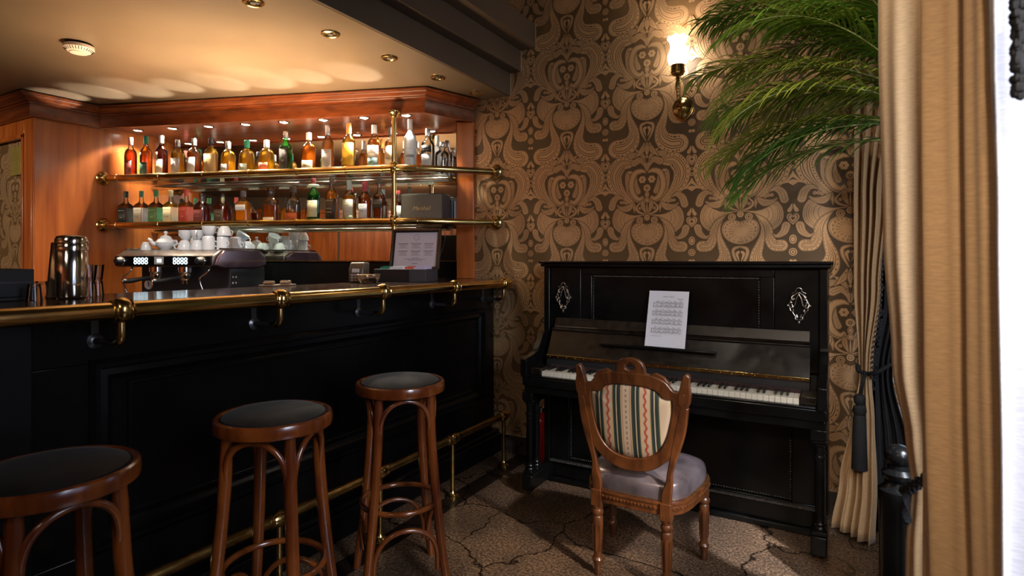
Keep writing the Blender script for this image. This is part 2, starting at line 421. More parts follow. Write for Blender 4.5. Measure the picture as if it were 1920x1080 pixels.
# fans on thin stems
arc = [tuple(p)[:2] for p in spline([(a_, b_, 0) for a_, b_ in [(183, 141), (200, 118), (209, 96), (213, 66), (208, 40), (196, 18), (174, -2), (150, -17)]], 3)]
top = [(0, 97), (40, 95), (75, 93), (108, 98), (140, 112)]; bot = [(131, 11), (118, 34), (100, 56), (72, 80), (40, 90), (0, 94)]
ink.both([(x * 1.0, z + 2.5) for x, z in top] + [(x + 3, z + 1) for x, z in arc] + [(x + 1, z - 3) for x, z in bot], 0, ink.k); ink.both(top + arc + bot, 1, ink.k + 1)
c0 = (84, 74)
for j, f in enumerate((.95, .935, .80, .785, .62, .605, .46, .445)):
    ink.both([(c0[0] + (p[0] - c0[0]) * f, c0[1] + (p[1] - c0[1]) * f) for p in arc] + [(c0[0] + 22, c0[1] - 14)], j % 2, ink.k + 2 + j)
for i, p in enumerate(arc[1:-1]):
    for sg in (1, -1):
        ink.disc((sg * (c0[0] + (p[0] - c0[0]) * .87), c0[1] + (p[1] - c0[1]) * .87), 2.8, 2.8, 0, ink.k + 11, 6)
        if i % 2: ink.disc((sg * (c0[0] + (p[0] - c0[0]) * .70), c0[1] + (p[1] - c0[1]) * .70), 1.8, 1.8, 0, ink.k + 11, 6)
ink.k += 13
# leaves round the medallion that end in the great lying paisleys and the small ones
ink.stroke([(71, 79, 1), (112, 44, 15), (136, 0, 22), (142, -45, 23), (164, -90, 28), (204, -94, 30)], dots=11)
ink.stroke([(92, 50, 1), (108, 10, 8), (110, -38, 13), (96, -92, 21), (80, -145, 30), (92, -202, 46), (140, -236, 56), (186, -238, 54)], dots=12)
# upright paisleys of the palmette, their tails curling under
ink.stroke([(112, 408, 32), (160, 404, 44), (200, 350, 47), (196, 288, 44), (164, 234, 34), (124, 200, 21), (94, 170, 16), (78, 140, 10), (76, 108, 1)], dots=11)
ink.stroke([(184, 158, 2), (158, 139, 12), (120, 136, 19), (94, 154, 12), (86, 172, 2)])
for c_ in ((124, 168), (140, 173), (157, 174)): ink.medal(c_, 9, ((1, 1), (.5, 0), (.3, 1))); ink.medal((-c_[0], c_[1]), 9, ((1, 1), (.5, 0), (.3, 1)))
ink.stroke([(138, 192, 1), (174, 206, 13), (204, 186, 20), (217, 148, 21)])
ink.stroke([(76, 350, 2), (112, 346, 12), (120, 300, 13), (110, 240, 13), (76, 190, 10), (40, 166, 2)], dots=9)
ink.stroke([(5, 343, 3), (34, 354, 13), (72, 342, 17), (92, 298, 18), (92, 248, 18), (72, 205, 15), (44, 188, 12), (22, 202, 9)], dots=8, drop=False)
ink.stroke([(64, 322, 1), (66, 276, 11), (52, 232, 15)])
# acanthus top
ink.stroke([(3, 352, 3), (12, 392, 12), (40, 418, 17), (78, 404, 20)])
ink.stroke([(40, 444, 1), (66, 452, 13), (98, 446, 18)])
ink.stroke([(10, 398, 1), (20, 436, 9), (44, 462, 13), (70, 482, 2)])
# flowers and jewels on the stem
for sg in (1, -1):
    for q in range(6):
        a_ = 2 * PI * q / 6; ink.disc((sg * (28 + 13 * math.cos(a_)), 303 + 13 * math.sin(a_)), 9.5, 9.5, 1, ink.k + q)
    ink.disc((sg * 28, 303), 14, 14, 1, ink.k + 8); ink.disc((sg * 28, 303), 5, 5, 0, ink.k + 9, 8)
ink.k += 11
ink.medal((0, 252), 21, ((1.12, 0), (1, 1), (0.42, 0), (0.22, 1))); ink.medal((0, 214), 13, G4, 19); ink.medal((0, 180), 15, G4)
ink.stroke([(20, 200, 2), (25, 152, 13), (5, 96, 1)])
ink.stroke([(36, 172, 2), (64, 138, 6), (48, 112, 6), (6, 97, 2)], drop=False); ink.medal((44, 134), 9, G4); ink.medal((-44, 134), 9, G4)
ink.stroke([(0, 170, 1), (0, 130, 4), (0, 96, 1)], layers=0, mirror=False)
ink.medal((0, 436), 8, G4); ink.stroke([(0, 520, 1), (0, 488, 12), (0, 450, 2)], mirror=False)
# medallion, heart shaped at its top
hrt = [(0, 36), (20, 44), (45, 50), (66, 46), (84, 33), (95, 10), (95, -14), (86, -38), (68, -60), (40, -77), (14, -84), (0, -85)]
hrt = [tuple(p)[:2] for p in spline([(a_, b_, 0) for a_, b_ in hrt], 3)]; hh = hrt + [(-x, z) for x, z in reversed(hrt[1:-1])]
for j, (f, m) in enumerate(((1.07, 0), (1.0, 1), (.96, 0), (.935, 1))): ink.poly([(x * f, -18 + (z + 18) * f) for x, z in hh], m, ink.k + j)
for i in range(0, len(hh), 3):
    x, z = hh[i][0] * .80, -18 + (hh[i][1] + 18) * .80; ink.disc((x, z), 4.6, 5.4, 0, ink.k + 5, 8); ink.disc((x, z), 2.6, 3.2, 1, ink.k + 6, 6)
    ink.strip([(x * .80, -18 + (z + 18) * .80), (x * .45 + 2, -18 + (z + 18) * .45)], [1.3, .3], 0, ink.k + 5)
ink.k += 8
ink.medal((43, 64), 20, ((1.1, 0), (1, 1), (.7, 0), (.55, 1), (.25, 0))); ink.medal((-43, 64), 20, ((1.1, 0), (1, 1), (.7, 0), (.55, 1), (.25, 0)))
ink.medal((0, 78), 17, ((1.15, 0), (1, 1), (.55, 0), (.4, 1)))
# heart loop hanging under the medallion
ink.stroke([(2, -98, 6), (34, -112, 9), (32, -150, 8), (6, -206, 3)], drop=False)
ink.stroke([(10, -128, 8), (17, -140, 7), (5, -178, 1)], layers=0)
ink.stroke([(14, -214, 2), (30, -260, 15), (68, -300, 2)])
ink.stroke([(0, -212, 2), (0, -255, 14), (0, -296, 2)], mirror=False)
# the column of hearts half way between the medallions
sx = 257.5
for cz, sc in ((51, 1.0), (-332, 1.0)):
    for j, (f, m) in enumerate(((1.1, 0), (1, 1), (0.78, 0), (0.66, 1), (0.28, 0))):
        for sg in (1, -1):
            ink.poly([(sx + sg * x * f * sc, cz - 4 + z * f * sc) for x, z in ((0, 14), (6, 23), (15, 27), (26, 21), (31, 7), (25, -8), (13, -21), (0, -34))][::sg], m, ink.k + j)
    ink.k += 6
    for sg in (1, -1):
        ink.strip([(sx + sg * 4, cz + 72), (sx + sg * 9, cz + 52), (sx + sg * 17, cz + 38)], [2, 8, 10], 1, ink.k); ink.disc((sx + sg * 17, cz + 37), 10, 9, 1, ink.k + 1)
    ink.k += 3
ink.medal((sx, -62), 18, G4, 24); ink.medal((sx, -128), 20, ((1, 1), (0.75, 0), (0.55, 1), (0.22, 0)))
ink.medal((sx - 9, -176), 9, ((1, 1),)); ink.medal((sx + 9, -176), 9, ((1, 1),))
ink.stroke([(158, -30, 1), (182, -44, 9), (214, -22, 18), (225, 10, 21)])
ink.poly([(sx - 56, 228), (sx - 30, 250), (sx - 10, 276), (sx, 296), (sx + 10, 276), (sx + 30, 250), (sx + 56, 228), (sx + 24, 234), (sx, 218), (sx - 24, 234)], 1, ink.k)
ink.poly([(sx - 24, 243), (sx, 262), (sx + 24, 243), (sx, 250)], 0, ink.k + 1); ink.k += 3
ink.medal((sx, 314), 10, ((1, 1), (0.5, 0))); ink.medal((sx, 345), 13, ((1, 1), (0.5, 0)), 7)

def paper_inlay(mb, x_axes, z_rows, put):
    """put(x, z, depth) gives the world point; copies the printed tile over axes and rows"""
    for ax in x_axes:
        for rz_ in z_rows:
            o = len(mb.v)
            mb.v += [put(ax + x * 0.001, rz_ + z * 0.001, 0.0004 + d * 0.000008) for x, z, d in ink.v]
            mb.f += [tuple(i + o for i in f) for f in ink.f]; mb.m += [1 + (1 - m) * -1 if False else (1 if m else 0) for m in ink.m]
mb = MB()
# wall with an opening for the window at its right end
mb.box(-6.6, 0.19, YW, YW + 0.12, -0.02, 3.3)
mb.box(0.19, 1.5, YW, YW + 0.12, -0.02, 0.5)
mb.box(0.19, 1.5, YW, YW + 0.12, 2.7, 3.3)
mb.box(1.1, 1.5, YW, YW + 0.12, 0.5, 2.7)
paper_inlay(mb, [-2.029 + 0.515 * i for i in range(5)], [-0.021 + 0.735 * j for j in range(5)], lambda x, z, d: (x, YW - d, z))
struct(mb.build('wall_back', [PAPERD, PAPERG], smooth=0, recalc=False))
# window beyond the far curtain
SKY = mat('overcast_sky_glow', (0.5, 0.6, 0.8), 0.5, emit=(0.62, 0.75, 1.0), estr=1.6)
wn = struct(bpy.data.objects.new('window_1', None)); COL.objects.link(wn)
f = MB()
for a in ((0.19, 0.24, 0.5, 2.7), (1.05, 1.1, 0.5, 2.7), (0.24, 1.05, 0.5, 0.56), (0.24, 1.05, 2.64, 2.7), (0.6, 0.65, 0.56, 2.64)):
    f.box(a[0], a[1], YW + 0.02, YW + 0.08, a[2], a[3])
f.build('window_frame', mat('white_gloss_paint', (0.6, 0.6, 0.6), 0.4), wn, bevel=0.004)
MB().box(0.24, 1.05, YW + 0.045, YW + 0.052, 0.56, 2.64).build('window_pane', glass('window_glass', (0.95, 0.97, 1)), wn, smooth=0)

# other walls
WALLP = mat('brown_wall_paint', (0.12, 0.085, 0.06), 0.5, var=0.15, vscale=2)
mb = MB(); mb.box(-6.6, 1.5, -3.3, -3.2, 0, 3.3)
struct(mb.build('wall_front', [WALLP], smooth=0))
mb = MB()
for i in range(7):      # wooden wainscot on the wall opposite, seen in the bar mirror
    x = -6.4 + i * 1.0
    mb.box(x, x + 0.96, -3.2, -3.17, 0.1, 2.1); mb.box(x + 0.1, x + 0.86, -3.17, -3.155, 0.2, 1.15); mb.box(x + 0.1, x + 0.86, -3.17, -3.155, 1.25, 2.0)
mb.box(-6.4, 0.6, -3.2, -3.14, 2.1, 2.16)
struct(mb.build('trim_1', CHERRY, bevel=0.006))
struct(MB().box(-6.6, -6.5, -3.3, 3.4, 0, 3.3).build('wall_left', WALLP, smooth=0))
mb = MB()
mb.box(1.4, 1.5, -3.2, -0.1, 0, 3.3); mb.box(1.4, 1.5, 1.6, YW, 0, 3.3); mb.box(1.4, 1.5, -0.1, 1.6, 0, 0.6); mb.box(1.4, 1.5, -0.1, 1.6, 2.8, 3.3)
struct(mb.build('wall_right', WALLP, smooth=0))
wn = struct(bpy.data.objects.new('window_2', None)); COL.objects.link(wn)
f = MB()
for a in ((-0.1, -0.04, 0.6, 2.8), (1.54, 1.6, 0.6, 2.8), (-0.04, 1.54, 0.6, 0.66), (-0.04, 1.54, 2.74, 2.8)):
    f.box(1.42, 1.48, a[0], a[1], a[2], a[3])
f.build('window_frame', MATS['white_gloss_paint'], wn, bevel=0.004)
MB().box(1.447, 1.453, -0.04, 1.54, 0.66, 2.74).build('window_pane', MATS['window_glass'], wn, smooth=0)
# ceilings
struct(MB().box(-6.6, 1.5, -3.3, 3.5, 3.2, 3.3).build('ceiling', mat('dark_ceiling_paint', (0.05, 0.036, 0.026), 0.5), smooth=0))
struct(MB().box(-6.6, -1.945, -3.3, YW, ZBAR, 3.2).build('ceiling', PAINT, smooth=0))
# stepped edge of the low ceiling
def step(x0, x1, z0, z1):
    m = MB(); m.box(x0, x1, -3.2, YW - 0.001, z0, z1)
    return m
struct(step(-1.944, -1.925, ZBAR, 2.523).build('trim_2', PAINTD, bevel=0.002))
struct(step(-1.944, -1.845, 2.5235, 2.66).build('trim_3', PAINTD, bevel=0.002))
struct(step(-1.944, -1.737, 2.6605, 2.81).build('trim_4', PAINTD, bevel=0.002))
# thin pale filler line where the steps meet the papered wall
mb = MB()
for x, z0, z1 in ((-1.925, ZBAR, 2.523), (-1.845, 2.5235, 2.66), (-1.737, 2.66, 2.81)):
    mb.box(x, x + 0.004, YW - 0.006, YW - 0.002, z0, z1)
struct(mb.build('trim_5', LIP, smooth=0))
# stone baseboard
STONE = mat('brown_marble', (0.05, 0.038, 0.03), 0.22, var=0.8, vscale=14)
mb = MB(); mb.box(-2.0, 0.19, YW - 0.018, YW - 0.006, 0, 0.115); mb.box(-2.0, 0.19, YW - 0.019, YW - 0.006, 0.115, 0.12, 1)
struct(mb.build('baseboard_back', [STONE, LIP], smooth=0))
# ------------------------------------------------------------------ back bar (own frame: x along the shelves, y into the niche)
BA = math.atan2(0.305, 0.952)
B0 = Vector((-4.70, 2.136, 0)); BE = Vector((math.cos(BA), math.sin(BA), 0)); BN = Vector((-math.sin(BA), math.cos(BA), 0))
def bb(s, n, z=0.0): return B0 + BE * s + BN * n + Vector((0, 0, z))
def inv(x, y):
    d = Vector((x, y, 0)) - B0; return (d.dot(BE), d.dot(BN))
XF = -4.66      # wooden flank, parallel to the bar front
NM = 0.35       # mirror plane
cab = thing('back_bar_cabinet', 'cherry wood back bar niche with crown moulding, mirror back and marble-dark counter', 'cabinet', (0, 0, 0))
def wp(s, n): p = bb(s, n); return (p.x, p.y)
ch0 = wp(2.50, 0.029); ch1 = (-2.207, 3.307); mr1 = (-2.317, 3.262)
# flank panel and the face turned to the room
mb = MB(); mb.box(XF - 0.03, XF, 1.73, 2.53, 0.0, 2.24)
mb.box(XF, XF + 0.004, 1.73, 1.742, 0.0, 2.235)
mb.build('side_panel', CHERRY, cab, bevel=0.002)
mb = MB()
mb.box(XF - 0.14, XF - 0.03, 1.73, 1.77, 0.0, 2.24); mb.box(-6.4, XF - 0.14, 1.73, 1.77, 2.12, 2.24); mb.box(-6.4, XF - 0.14, 1.73, 1.77, 0, 0.9)
mb.box(XF - 0.165, XF - 0.14, 1.722, 1.745, 0.9, 2.14); mb.box(-6.4, XF - 0.14, 1.722, 1.745, 2.105, 2.13)
mb.build('face_frame', CHERRY, cab, bevel=0.003)
mb = MB(); mb.box(-6.4, XF - 0.13, 1.775, 1.79, 0.8, 2.2)
paper_inlay(mb, [-6.09 + 0.515 * i for i in range(4)], [0.75, 1.485, 2.22], lambda x, z, d: (x, 1.775 - d * .4, z))
# keep the print inside the frame
keep = [i for i, f_ in enumerate(mb.f) if all(mb.v[v][0] < XF - 0.135 and 0.85 < mb.v[v][2] < 2.14 for v in f_) or i < 6]
mb.f = [mb.f[i] for i in keep]; mb.m = [mb.m[i] for i in keep]
mb.build('papered_panel', [PAPERD, PAPERG], cab, smooth=0, recalc=False)
# fascia line: left face, flank, shelf front, chamfer to the wall
line = [(-6.4, 1.70), (XF + 0.035, 1.70), (XF + 0.035, 2.115), ch0, ch1]
def offs(line, d):
    out = []
    for i, p in enumerate(line):
        P = Vector(p); ds = []
        if i > 0: ds.append((P - Vector(line[i - 1])).normalized())
        if i < len(line) - 1: ds.append((Vector(line[i + 1]) - P).normalized())
        ns = [Vector((t.y, -t.x)) for t in ds]
        n = sum(ns, Vector((0, 0))); n.normalize(); k = 1 / max(0.4, n.dot(ns[0])); out.append(P + n * d * k)
    return out
def sweep(line, prof, m=0, mb=None):
    mb = mb or MB(); L = []
    cols = [offs(line, d) for d, z in prof]
    for i in range(len(line)): L.append([(cols[j][i].x, cols[j][i].y, prof[j][1]) for j in range(len(prof))])
    return mb.loops(L, m, True)
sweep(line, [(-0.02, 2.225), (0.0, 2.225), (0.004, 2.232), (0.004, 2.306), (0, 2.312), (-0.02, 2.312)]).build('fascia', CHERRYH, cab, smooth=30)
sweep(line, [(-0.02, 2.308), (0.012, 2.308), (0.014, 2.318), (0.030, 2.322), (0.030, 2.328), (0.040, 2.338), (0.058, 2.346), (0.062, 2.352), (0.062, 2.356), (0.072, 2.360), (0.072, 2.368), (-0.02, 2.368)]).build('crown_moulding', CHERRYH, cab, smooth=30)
# soffit
p1, p2 = wp(0.0, 0.0), wp(2.75, 0.0)
mb = MB(); mb.prism([(XF, 2.13), ch0, (ch1[0] - 0.005, ch1[1] - 0.005), mr1, wp(0.133, NM)], 2.236, 2.25, 'xy')
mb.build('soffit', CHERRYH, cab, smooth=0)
# end post beside the wall
mb = MB(); mb.prism([(mr1[0], mr1[1]), (ch1[0], ch1[1]), (ch1[0], YW - 0.004), (mr1[0] - 0.06, YW - 0.004)], 1.151, 2.232, 'xy')
mb.build('end_post', CHERRY, cab, bevel=0.003)
# mirror and its dark counter upstand
MIRROR = mat('silvered_mirror', (0.86, 0.86, 0.86), 0.015, 1.0)
a, b = wp(0.128, NM), (mr1[0] - 0.002, mr1[1] - 0.003)
a2, b2 = wp(0.128, NM + 0.012), wp(2.61, NM + 0.012)
MB().prism([a, b, b2, a2], 1.275, 2.236, 'xy').build('mirror', MIRROR, cab, smooth=0)
mb = MB(); q0, q1 = wp(0.13, NM - 0.015), wp(2.6, NM - 0.015)
mb.prism([q0, wp(2.40, NM - 0.015), wp(2.40, NM + 0.012), a2], 0.942, 1.268, 'xy'); mb.prism([wp(2.40, NM - 0.015), q1, b2, wp(2.40, NM + 0.012)], 1.151, 1.268, 'xy'); mb.prism([wp(0.12, NM - 0.018), wp(2.605, NM - 0.018), b2, a2], 1.268, 1.274, 'xy', 1)
mb.build('upstand', [BLACK, BRASSD], cab, smooth=0)
ctr = [(XF + 0.003, 1.73), wp(0.0, -0.35), wp(1.9, -0.35), wp(2.24, -0.1), wp(2.40, NM - 0.02), wp(0.133, NM - 0.02)]
mb = MB(); mb.prism(ctr, 0.90, 0.94, 'xy'); mb.build('counter', BLACK, cab, bevel=0.003)
mb = MB(); mb.prism([(XF + 0.02, 1.78), wp(0.02, -0.30), wp(1.88, -0.30), wp(2.20, -0.08), wp(2.37, NM - 0.03), wp(0.15, NM - 0.03)], 0.0, 0.9, 'xy'); mb.build('base', BLACKM, cab, smooth=0)
# little gilt notice hung on the papered panel
no = thing('framed_notice', 'small gilt notice plate hanging on the papered panel at the far left', 'sign', (-5.005, 1.765, 1.97))
MB().box(-0.085, 0.085, -0.008, 0, -0.10, 0.10).build('plate', mat('gilt_plate', (0.55, 0.42, 0.12), 0.35, 0.6, var=0.1), no, bevel=0.002)
mb = MB()
for i, wl in enumerate((0.02, 0.035, 0.045, 0.03, 0.05, 0.045, 0.03, 0.04, 0.03, 0.025, 0.04)):
    mb.box(-wl, wl, -0.0095, -0.008, 0.075 - i * 0.0145, 0.079 - i * 0.0145)
mb.build('lines', mat('dull_gilt_ink', (0.20, 0.14, 0.04), 0.6), no, smooth=0)

# recessed spots in the soffit
LAMPW = mat('lit_lamp_glass', (1, 0.95, 0.85), 0.4, emit=(1.0, 0.93, 0.80), estr=22)
for i in range(8):
    s = 0.233 + 0.301 * i; p = bb(s, 0.105, 2.236)
    t = thing('downlight', 'lit soffit spotlight above the bottles, ' + ('leftmost of the eight', 'second from the left', 'third from the left', 'fourth from the left', 'fourth from the right', 'third from the right', 'second from the right', 'rightmost, beside the brass post')[i], 'ceiling light', p, BA, 'lit spotlights in the soffit above the bottles')
    MB().lathe([(0.030, 0.0), (0.038, 0.0), (0.040, -0.004), (0.034, -0.008), (0.029, -0.004), (0.028, 0.0)], 20, caps=False).build('bezel', CHROME, t)
    MB().lathe([(0.0285, -0.001), (0.026, -0.004), (0.001, -0.006)], 20, caps=False).build('lens', LAMPW, t)
    lamp('spot', 'SPOT', (0, 0, -0.012), 40, (1.0, 0.87, 0.68), parent=t, spot_size=R(125), spot_blend=0.6, shadow_soft_size=0.018)
    # added spot imitating light that rail and glass edge throw on the ceiling
    q = bb(s, -0.045, 1.93)
    lamp('glint_fill', 'SPOT', q, 22, (1.0, 0.90, 0.72), to=bb(s - 0.13, -0.34, 2.375), spot_size=R(30 + 6 * (i % 3)), spot_blend=0.6, shadow_soft_size=0.004)

# glass shelves
SHG = glass('shelf_glass', (0.90, 0.95, 0.93), 1.0)
SHE = mat('ground_glass_edge', (0.55, 0.60, 0.55), 0.25, 0.35)
for z, lab in ((1.848, 'upper clear glass shelf carrying the taller bottles'), (1.505, 'lower clear glass shelf carrying the squat bottles and the speaker')):
    g = thing('glass_shelf', lab, 'shelf', (0, 0, 0), 0, 'glass bottle shelves')
    pl = [wp(0.03, 0.03), wp(2.36, 0.03), wp(2.53, 0.09), wp(2.56, NM - 0.01), wp(0.14, NM - 0.01)]
    MB().prism(pl, z, z + 0.01, 'xy').build('pane', SHG, g, smooth=0)
    mb = MB(); e0, e1 = bb(0.14, NM - 0.022, z - 0.008), bb(2.56, NM - 0.022, z - 0.008)
    mb.tube([e0, e1], 0.015, 14); mb.build('support_tube', STEEL, g)
    MB().box(0.045, 2.35, 0.027, 0.030, z, z + 0.010).build('edge', SHE, g, smooth=0)
    e = g.children[-1]
    for c in g.children:
        if c.name.startswith('edge'): c.location = B0; c.rotation_euler = (0, 0, BA)

# brass rails with flanges and the upright post
ps = inv(-2.505, 2.84)
def rail(z, label):
    t = thing('shelf_rail', label, 'rail', (0, 0, 0), 0, 'brass rails in front of the bottle shelves')
    pts = [bb(0.02, 0.0, z), bb(1.2, 0, z), bb(2.20, 0.0, z)]
    pts += [bb(2.32, 0.0, z)] + [Vector((-2.40, 2.905, z)), Vector((-2.27, 3.03, z)), Vector((-2.13, 3.20, z)), Vector((-2.035, 3.315, z))]
    P = [pts[0], pts[1]] + spline(pts[2:], 6)
    MB().tube(P, 0.0215, 14).build('tube', BRASS, t)
    for k, s in enumerate((0.16, 0.52, 0.88, 1.24, 1.60, 1.96, 2.22, 2.44)):
        if s == 2.22 and 0: continue
        c = bb(s, 0, z) if s < 2.4 else Vector((-2.385, 2.918, z)); d = BE if s < 2.4 else Vector((0.7, 0.68, 0)).normalized()
        MB().tube([c - d * 0.007, c - d * 0.004, c + d * 0.004, c + d * 0.007], [0.0218, 0.0255, 0.0255, 0.0218], 14).build('collar', BRASS, t)
    for c, d in ((bb(0.0, 0.0, z) + Vector((0.045, 0.012, 0)), Vector((1, 0, 0))), (Vector((-2.02, 3.327, z)), Vector((-0.45, -0.9, 0)).normalized())):
        q = [c + d * x for x in (0, 0.006, 0.012, 0.022, 0.03, 0.04)]
        if d.x > 0.9: q = [Vector((XF + 0.001 + x, c.y, z)) for x in (0, 0.006, 0.012, 0.022, 0.03, 0.04)]
        else: q = [Vector((-2.032 - 0.3 * x, YW - 0.002 - x, z)) for x in (0, 0.006, 0.012, 0.022, 0.03, 0.04)]
        MB().tube(q, [0.048, 0.053, 0.051, 0.041, 0.032, 0.025], 20).build('flange', BRASS, t)
    return t
rail(1.872, 'upper brass tube rail in front of the tall bottles')
rail(1.530, 'lower brass tube rail in front of the squat bottles')
post = thing('shelf_post', 'upright brass post joining both shelf rails to the wooden soffit', 'post', bb(ps[0] - 0.004, 0.0))
MB().tube([(0, 0, 0.94), (0, 0, 2.236)], 0.0165, 14).build('tube', BRASS, post)
for z in (1.872, 1.530):
    MB().lathe([(0.017, -0.036), (0.025, -0.034), (0.026, -0.026), (0.021, -0.022), (0.028, -0.010), (0.029, 0.010), (0.021, 0.022), (0.026, 0.026), (0.025, 0.034), (0.017, 0.036)], 18, c=(0, 0, z)).build('junction', BRASS, post)
MB().lathe([(0.017, 2.195), (0.022, 2.20), (0.024, 2.21), (0.036, 2.222), (0.040, 2.228), (0.040, 2.235)], 18).build('flange', BRASS, post)
MB().lathe([(0.036, 0.941), (0.036, 0.95), (0.02, 0.96), (0.017, 0.97)], 18).build('foot', BRASS, post)

# ------------------------------------------------------------------ bottles
GLASSC = glass('bottle_glass', (0.93, 0.95, 0.95), 1.8, rough=0.07)
GLASSG = glass('green_bottle_glass', (0.25, 0.60, 0.22), 1.3, body=(0.02, 0.18, 0.03), amount=0.25)
GLASSF = glass('frosted_glass', (0.8, 0.85, 0.9), 1.0, body=(0.75, 0.80, 0.86), amount=0.75, rough=0.25)
def liquid(nm):
    L = {'amber': ((0.95, 0.50, 0.10), (0.95, 0.38, 0.03), 0.5), 'gold': ((1.0, 0.72, 0.16), (0.95, 0.55, 0.05), 0.42), 'red_amber': ((0.82, 0.34, 0.07), (0.60, 0.19, 0.02), 0.42),
         'ruby': ((0.50, 0.07, 0.02), (0.36, 0.05, 0.012), 0.40), 'brown': ((0.55, 0.20, 0.05), (0.42, 0.13, 0.02), 0.35), 'olive': ((0.35, 0.35, 0.08), (0.10, 0.11, 0.02), 0.35)}[nm]
    return glass('liquor_' + nm, L[0], 1.0, body=L[1], amount=L[2])
def paint(c): return mat('print_%d_%d_%d' % tuple(int(x * 255) for x in c), c, 0.5, var=0.05)
WHITE = (0.75, 0.74, 0.72); CREAM = (0.62, 0.52, 0.33); SILV = mat('silver_foil', (0.75, 0.76, 0.78), 0.25, 0.9); GOLDF = mat('gold_foil', (0.72, 0.50, 0.16), 0.3, 0.9)
SHAPES = {  # fraction of body radius / absolute neck, given as height fractions
    'whisky': dict(prof=[(0.94, 0.0), (1.0, 0.012), (1.0, 0.60), (0.97, 0.65), (0.80, 0.70), (0.50, 0.745), (0.36, 0.79), (0.34, 0.86), (0.36, 0.92)], ex=2.0, body=0.62, neck=0.36),
    'round': dict(prof=[(0.94, 0.0), (1.0, 0.015), (1.0, 0.53), (0.95, 0.62), (0.78, 0.70), (0.52, 0.755), (0.34, 0.785), (0.31, 0.87), (0.33, 0.92)], ex=2.0, body=0.55, neck=0.33),
    'square': dict(prof=[(0.92, 0.0), (1.0, 0.02), (1.0, 0.57), (0.97, 0.60), (0.75, 0.64), (0.46, 0.69), (0.36, 0.74), (0.33, 0.82), (0.36, 0.92)], ex=6.0, body=0.585, neck=0.36),
    'tall': dict(prof=[(0.94, 0.0), (1.0, 0.015), (1.0, 0.62), (0.92, 0.67), (0.62, 0.72), (0.42, 0.76), (0.37, 0.80), (0.36, 0.92)], ex=2.0, body=0.63, neck=0.37),
    'bell': dict(prof=[(0.80, 0.0), (0.88, 0.02), (1.0, 0.50), (0.98, 0.60), (0.85, 0.67), (0.55, 0.72), (0.38, 0.76), (0.36, 0.92)], ex=2.0, body=0.56, neck=0.37),
    'slant': dict(prof=[(0.92, 0.0), (1.0, 0.02), (1.0, 0.58), (0.90, 0.64), (0.66, 0.70), (0.44, 0.76), (0.36, 0.81), (0.34, 0.92)], ex=4.0, body=0.56, neck=0.36)}
def sup(a, ex):
    ca, sa = math.cos(a), math.sin(a)
    k = 1.0 if ex == 2.0 else 1 / (abs(ca) ** ex + abs(sa) ** ex) ** (1 / ex)
    return k * ca, k * sa
def bottle(s, n, zs, label, shape, H, r, liq, fill, cap, labels=(), texts=(), glassm=None, caph=0.17, turn=0.0, depth=1.0):
    """labels: (z0, z1, angle0, angle1, colour) fractions of height / degrees from the front; texts: (string, z, size, colour)"""
    S = SHAPES[shape]; r *= 1.07; t = thing('liquor_bottle', label, 'bottle', bb(s, n, zs), BA + R(turn), 'bottles on the upper shelf' if zs > 1.7 else 'bottles on the lower shelf')
    ex = S['ex']; nn = 28
    def loops(scale, zmax=1.0, z0=0.0):
        L = []
        for f, z in S['prof']:
            if z > zmax: break
            e = ex if f > 0.62 else 2.0
            L.append([(r * f * scale * sup(2 * PI * j / nn, e)[0], depth * r * f * scale * sup(2 * PI * j / nn, e)[1], H * (z0 + z * (1 - z0))) for j in range(nn)])
        return L
    m = MB(); m.loops(loops(1.0), 0, True); m.build('glass_body', glassm or GLASSC, t)
    if liq:
        L = []
        prof = [(f, z) for f, z in S['prof'] if z < fill]
        f_end = S['prof'][len(prof)][0] if len(prof) < len(S['prof']) else prof[-1][0]
        z_a, f_a = prof[-1][1], prof[-1][0]; z_b = S['prof'][min(len(prof), len(S['prof']) - 1)][1]
        tt = (fill - z_a) / max(1e-4, z_b - z_a); prof = prof + [(f_a + (f_end - f_a) * min(1, tt), fill)]
        for f, z in prof:
            e = ex if f > 0.62 else 2.0; q = max(0.0, r * f - 0.003)
            L.append([(q * sup(2 * PI * j / nn, e)[0], depth * q * sup(2 * PI * j / nn, e)[1], max(0.008, H * z)) for j in range(nn)])
        MB().loops(L, 0, True).build('liquor', liquid(liq), t)
    if cap:
        rc = r * S['neck'] * 1.05
        zc = 1 - caph
        MB().lathe([(rc, H * zc), (rc * 1.02, H * (zc + 0.01)), (rc * 1.04, H * 0.985), (rc * 0.95, H)], 20).build('cap', cap if not isinstance(cap, tuple) else paint(cap), t)
    for z0, z1, a0, a1, c in labels:
        k = 14; pts = []
        m = MB(); o = 0; vs = []
        for i in range(k + 1):
            a = R(-90 + a0 + (a1 - a0) * i / k); x, y = sup(a, ex); q = r * 1.0 + 0.0009
            for z in (z0, z1): vs.append((q * x, (depth * q) * y, H * z))
        m.add(vs, [(2 * i, 2 * i + 2, 2 * i + 3, 2 * i + 1) for i in range(k)]); m.build('label', c if not isinstance(c, tuple) else paint(c), t, solid=0.0004)
    for tx in texts:
        st, z, size, c = tx[:4]; off = tx[4] if len(tx) > 4 else 0
        vs2, fs = text2d(st, size); vs = []
        for x, y in vs2:
            x = x + off
            if ex == 2.0:
                a = -PI / 2 + x / r; vs.append(((r + 0.0022) * math.cos(a), (depth * r + 0.0022) * math.sin(a), H * z + y))
            else: vs.append((x, -depth * r - 0.0024, H * z + y))
        MB().add(vs, fs).build('lettering', paint(c), t, smooth=0, recalc=False)
    return t
ZU, ZL = 1.8585, 1.5155
BK, WT = (0.02, 0.02, 0.02), (0.75, 0.74, 0.7)
